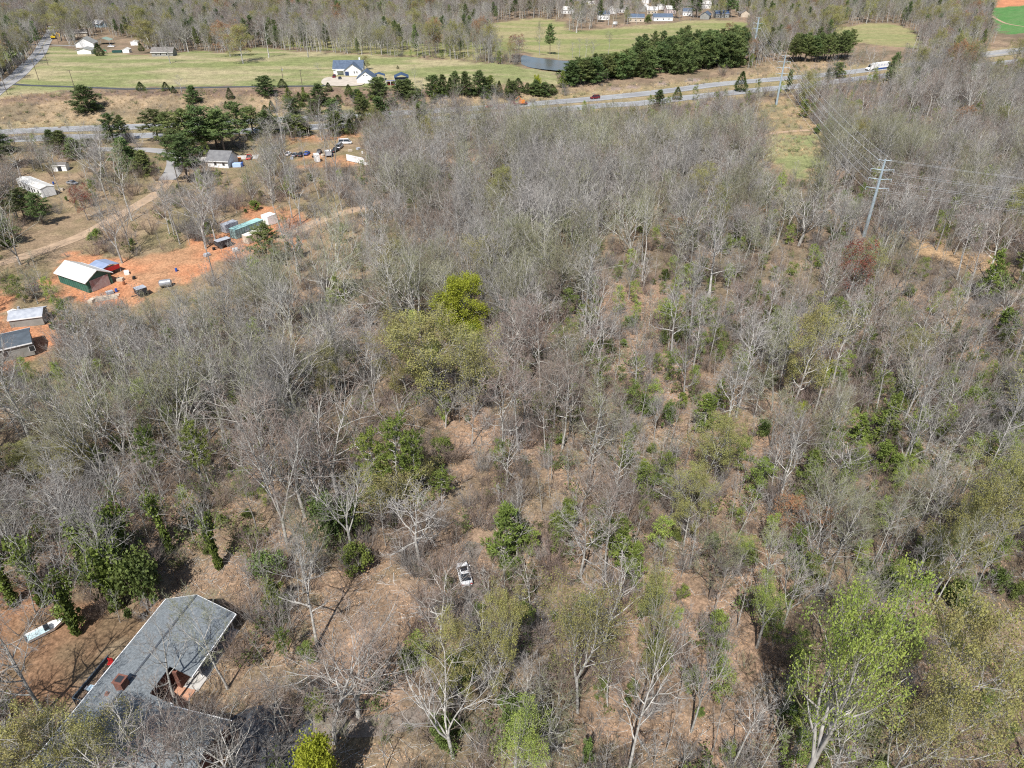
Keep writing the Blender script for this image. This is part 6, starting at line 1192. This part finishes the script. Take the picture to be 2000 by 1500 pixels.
# extra saplings and shrubs under the canopy
for step, y0, y1, sd_, kinds in ((2.25, 34, 150, 5, ('sapling', 'big_brush', 'brush', 'brush', 'big_brush', 'evergreen', 'brush', 'brush')), (3.2, 150, 270, 15, ('sapling', 'big_brush', 'brush', 'brush', 'evergreen', 'brush', 'big_brush')), (4.6, 270, 520, 6, ('big_brush', 'brush', 'brush', 'big_brush'))):
    XY, r = scatter(step, y0, y1, sd_); H = np.full(len(XY), 3.0); dens = vnoise(XY[:, 0], XY[:, 1], 0.05, 51)
    k, z, bpx, bpy_ = keep_mask(XY, H, r, halfbase=(0.02, 0.9), hero=False, ell=False, thinpow=0.5)
    for i in np.nonzero(k)[0]:
        if dens[i] < r.uniform(-0.4, 0.62): continue
        key = kinds[int(r.randint(len(kinds)))]
        if key == 'evergreen' and r.rand() < (0.35 if bpx[i] > 1150 else 0.6): key = 'brush'
        if key in ('sapling', 'big_brush', 'evergreen') and r.rand() < (0.28 if bpx[i] > 1100 else 0.07): key = 'green_sapling'
        h_ = {'green_sapling': r.uniform(3, 8), 'sapling': r.uniform(6, 12), 'big_brush': r.uniform(3.2, 6.5), 'brush': r.uniform(1.2, 3.2), 'evergreen': r.uniform(1.5, 4)}[key]
        wr = {'green_sapling': 0.2, 'sapling': 0.13, 'big_brush': 0.45, 'brush': 0.6, 'evergreen': 0.5}[key]
        items.append((key, int(r.randint(0, 4)), XY[i, 0], XY[i, 1], z[i], h_, h_*wr*r.uniform(0.8, 1.2), r.rand()*6.28, bpx[i], bpy_[i]))
XY, r = scatter(3.1, 34, 165, 77); z = terrain(XY[:, 0], XY[:, 1]); bpx, bpy_ = project(XY[:, 0], XY[:, 1], z); kk = np.ones(len(XY), bool)
for p in [YARD, [(-60, 1200), (180, 1170), (330, 1200), (120, 1440), (-60, 1440)]]: kk &= ~inpoly(bpx, bpy_, p)
for i in np.nonzero(kk)[0]: items.append(('forest_litter', int(r.randint(0, 4)), XY[i, 0], XY[i, 1], z[i], 1.0, 2.0*r.uniform(0.8, 1.2), r.rand()*6.28, bpx[i], bpy_[i]))
# scrub and dry tufts on the banks
XY, r = scatter(2.9, 300, 640, 9); z = terrain(XY[:, 0], XY[:, 1]); bpx, bpy_ = project(XY[:, 0], XY[:, 1], z)
kb = inpoly(bpx, bpy_, BANK) | inpoly(bpx, bpy_, CORRIDOR)
for i in np.nonzero(kb)[0]:
    if r.rand() < 0.75:
        key = 'grass_tuft' if r.rand() < 0.72 else 'brush'; h_ = r.uniform(0.5, 1.3) if key == 'grass_tuft' else r.uniform(0.8, 1.8)
        items.append((key, int(r.randint(0, 4)), XY[i, 0], XY[i, 1], z[i], h_, h_*1.1, r.rand()*6.28, bpx[i], bpy_[i]))
# keep the crowns off what the photo shows clearly: a tree whose crown would cover one of these points is left out
SEEN = [(907, 1106), (907, 1142), (895, 1125), (918, 1125), (90, 1238), (340, 1190), (400, 1200), (440, 1210), (300, 1230), (250, 1290), (370, 1260), (300, 1320), (200, 1350), (232, 1335), (365, 1330), (350, 1350), (410, 1260), (260, 1350),
        (120, 525), (160, 530), (200, 525), (180, 560), (270, 563), (325, 555), (440, 440), (480, 445), (500, 435), (524, 425), (435, 475), (500, 455), (20, 655), (60, 645), (60, 620), (75, 370), (95, 378), (60, 362), (120, 330), (142, 360), (430, 312), (440, 325), (487, 310), (470, 322), (610, 300), (640, 295), (675, 281), (590, 303), (697, 313),
        (636, 1470), (600, 1480), (670, 1480), (1590, 1230), (1530, 1300), (1650, 1300), (1540, 1450), (770, 860), (740, 880), (800, 880), (760, 900), (740, 890), (860, 945), (315, 860), (415, 850), (850, 660), (800, 690), (900, 690), (905, 590), (1222, 1400), (1225, 1300), (1250, 1250), (1100, 1200), (1285, 1190), (1705, 350), (1700, 390), (1694, 425), (1690, 445), (1400, 840), (1700, 800), (1120, 1260), (1133, 1060),
        (330, 980), (250, 1080), (640, 1150), (620, 1230), (745, 1150), (760, 1240), (700, 1200), (180, 120), (1710, 128), (1162, 190)]
S_ = np.array(SEEN, float)
def covers(it, k=0.8):
    key, v_, x, y, z_, h_, R_ = it[:7]
    cxp, cyp = project(x, y, z_+h_*0.62); dep = y*math.cos(PITCH)-(z_+h_*0.62-CAMH)*math.sin(PITCH); s = FPX/dep
    rx = R_*s*k; ry = h_*0.36*s*0.8*k
    return bool(((((S_[:, 0]-cxp)/rx)**2+((S_[:, 1]-cyp)/ry)**2 < 1) & (S_[:, 1] < it[9]+4)).any())
items = [it for it in items if it[3] > 330 or it[0] == 'forest_litter' or not covers(it)]
# who is an object of its own: the 300 of each kind that show largest
LIMIT = {'green_sapling': 300, 'bare_tree': 300, 'sapling': 300, 'budding_tree': 300, 'leafing_tree': 300, 'red_budded_tree': 300, 'ivy_covered_tree': 300, 'pine_tree': 300, 'cedar_tree': 300, 'evergreen_shrub': 300, 'bare_shrub': 300}
count = {}
def side(px, py, lx, ly):
    dx, dy = px-lx, py-ly
    if abs(dx) > abs(dy): return 'right of' if dx > 0 else 'left of'
    return 'in front of' if dy > 0 else 'behind'
pend = []
for k_, v_, b, H_, R_, rz, lab in heroes:
    px, py = project(b.x, b.y, b.z); pend.append([k_, v_, b, H_, R_, rz, lab, px, py]); count[NAMES[k_]] = count.get(NAMES[k_], 0)+1
rest = []
for it in sorted(items, key=lambda q: q[3]):
    key, v_, x, y, z_, h_, R_, rz, px, py = it; nm = NAMES.get(key)
    tpx, tpy = project(x, y, z_+h_)
    if nm and count.get(nm, 0) < LIMIT[nm] and -20 < tpx < 2020 and -10 < py and tpy < 1490 and tpy > 0:
        count[nm] = count.get(nm, 0)+1; pend.append([key, v_, Vector((x, y, z_)), h_, R_, rz, None, float(px), float(py)])
    else: rest.append(it)
bins = {}
for q in pend:
    if q[6]: continue
    cx_, cy_ = project(q[2].x, q[2].y, q[2].z+q[3]*0.6)
    lm = min(LM, key=lambda L: (L[1]-cx_)**2+(L[2]-cy_)**2); sd_ = side(cx_, cy_, lm[1], lm[2])
    bins.setdefault((LOOK[q[0]], sd_, lm[0]), []).append(((lm[1]-cx_)**2+(lm[2]-cy_)**2, q))
for (look, sd_, lmn), lst in bins.items():
    lst.sort(key=lambda a: a[0])
    for i, (_, q) in enumerate(lst):
        o_ = ORD[i] if i < len(ORD) else 'outlying'
        q[6] = f'{look}, {o_} one {sd_} {lmn}' if len(lst) > 1 else f'{look} standing {sd_} {lmn}'
for q in pend:
    ln = (WEST.gauss(0, 0.035), WEST.gauss(0, 0.035)) if q[0] not in ('cedar', 'young_pine', 'pine') else (0, 0)
    put_single(q[0], q[1], q[2], q[3], q[4], q[5], q[6], ln)

# ---- the rest of the woods as instanced masses
def mass(name, keys, its, label, cat):
    coll = bpy.data.collections.new(name+'_forms'); order = []
    for k in keys:
        for j, pr in enumerate(PROTO[k]): order.append((k, j))
    for n_, (k, j) in enumerate(order):
        coll.objects.link(bpy.data.objects.new(f'{n_:03d}_form', PROTO[k][j]['joined']))
    lut = {kj: n_ for n_, kj in enumerate(order)}
    me = bpy.data.meshes.new(name); me.vertices.add(len(its)); co = []; sc_ = []; ro = []; ix = []
    for key, v_, x, y, z_, h_, R_, rz, px, py in its:
        j = v_ % len(PROTO[key]); pr = PROTO[key][j]
        co += [x, y, z_]; sc_ += [R_/pr['R'], R_/pr['R'], h_/pr['H']]; ro += [WEST.gauss(0, 0.03), WEST.gauss(0, 0.03), rz]; ix.append(lut[(key, j)])
    me.vertices.foreach_set('co', co)
    a = me.attributes.new('tree_scale', 'FLOAT_VECTOR', 'POINT'); a.data.foreach_set('vector', sc_)
    a = me.attributes.new('tree_rot', 'FLOAT_VECTOR', 'POINT'); a.data.foreach_set('vector', ro)
    a = me.attributes.new('form', 'INT', 'POINT'); a.data.foreach_set('value', ix)
    o = bpy.data.objects.new(name, me); COL.objects.link(o)
    ng = bpy.data.node_groups.new(name, 'GeometryNodeTree'); ng.interface.new_socket('Geometry', in_out='INPUT', socket_type='NodeSocketGeometry'); ng.interface.new_socket('Geometry', in_out='OUTPUT', socket_type='NodeSocketGeometry')
    N = ng.nodes; L = ng.links; gi = N.new('NodeGroupInput'); go = N.new('NodeGroupOutput'); ip = N.new('GeometryNodeInstanceOnPoints'); ci = N.new('GeometryNodeCollectionInfo')
    ci.inputs['Collection'].default_value = coll; ci.inputs['Separate Children'].default_value = True; ci.inputs['Reset Children'].default_value = True
    ip.inputs['Pick Instance'].default_value = True
    def attr(nm, ty):
        q = N.new('GeometryNodeInputNamedAttribute'); q.data_type = ty; q.inputs['Name'].default_value = nm; return [s for s in q.outputs if s.enabled and s.name == 'Attribute'][0]
    er = N.new('FunctionNodeEulerToRotation'); L.new(attr('tree_rot', 'FLOAT_VECTOR'), er.inputs[0]); L.new(er.outputs[0], ip.inputs['Rotation'])
    L.new(attr('tree_scale', 'FLOAT_VECTOR'), ip.inputs['Scale']); L.new(attr('form', 'INT'), ip.inputs['Instance Index'])
    L.new(gi.outputs[0], ip.inputs['Points']); L.new(ci.outputs[0], ip.inputs['Instance']); L.new(ip.outputs[0], go.inputs[0])
    md = o.modifiers.new('forms', 'NODES'); md.node_group = ng
    o['kind'] = 'stuff'; o['label'] = label
    return o
trees_rest = [i for i in rest if i[0] in ('oak', 'poplar', 'vase', 'white', 'olive', 'rust', 'fresh', 'lime', 'pine', 'bright_pine')]
under = [i for i in rest if i[0] in ('sapling', 'big_brush', 'brush', 'evergreen', 'grass_tuft', 'forest_litter', 'green_sapling')]
mass('woodland', ['oak', 'poplar', 'vase', 'white', 'olive', 'rust', 'fresh', 'lime', 'pine', 'bright_pine'], trees_rest, 'dense mass of grey bare trees with olive buds and scattered pines beyond the nearer woods', 'woods')
mass('undergrowth', ['sapling', 'big_brush', 'brush', 'evergreen', 'grass_tuft', 'forest_litter', 'green_sapling'], under, 'grey-brown brush, dry tufts and low shrubs beneath and between the trees', 'undergrowth')
if False: print('SINGLES', len(pend), count, 'REST', len(trees_rest), len(under), 'TRIS', {k: [len(p['joined'].polygons) for p in v] for k, v in PROTO.items()})
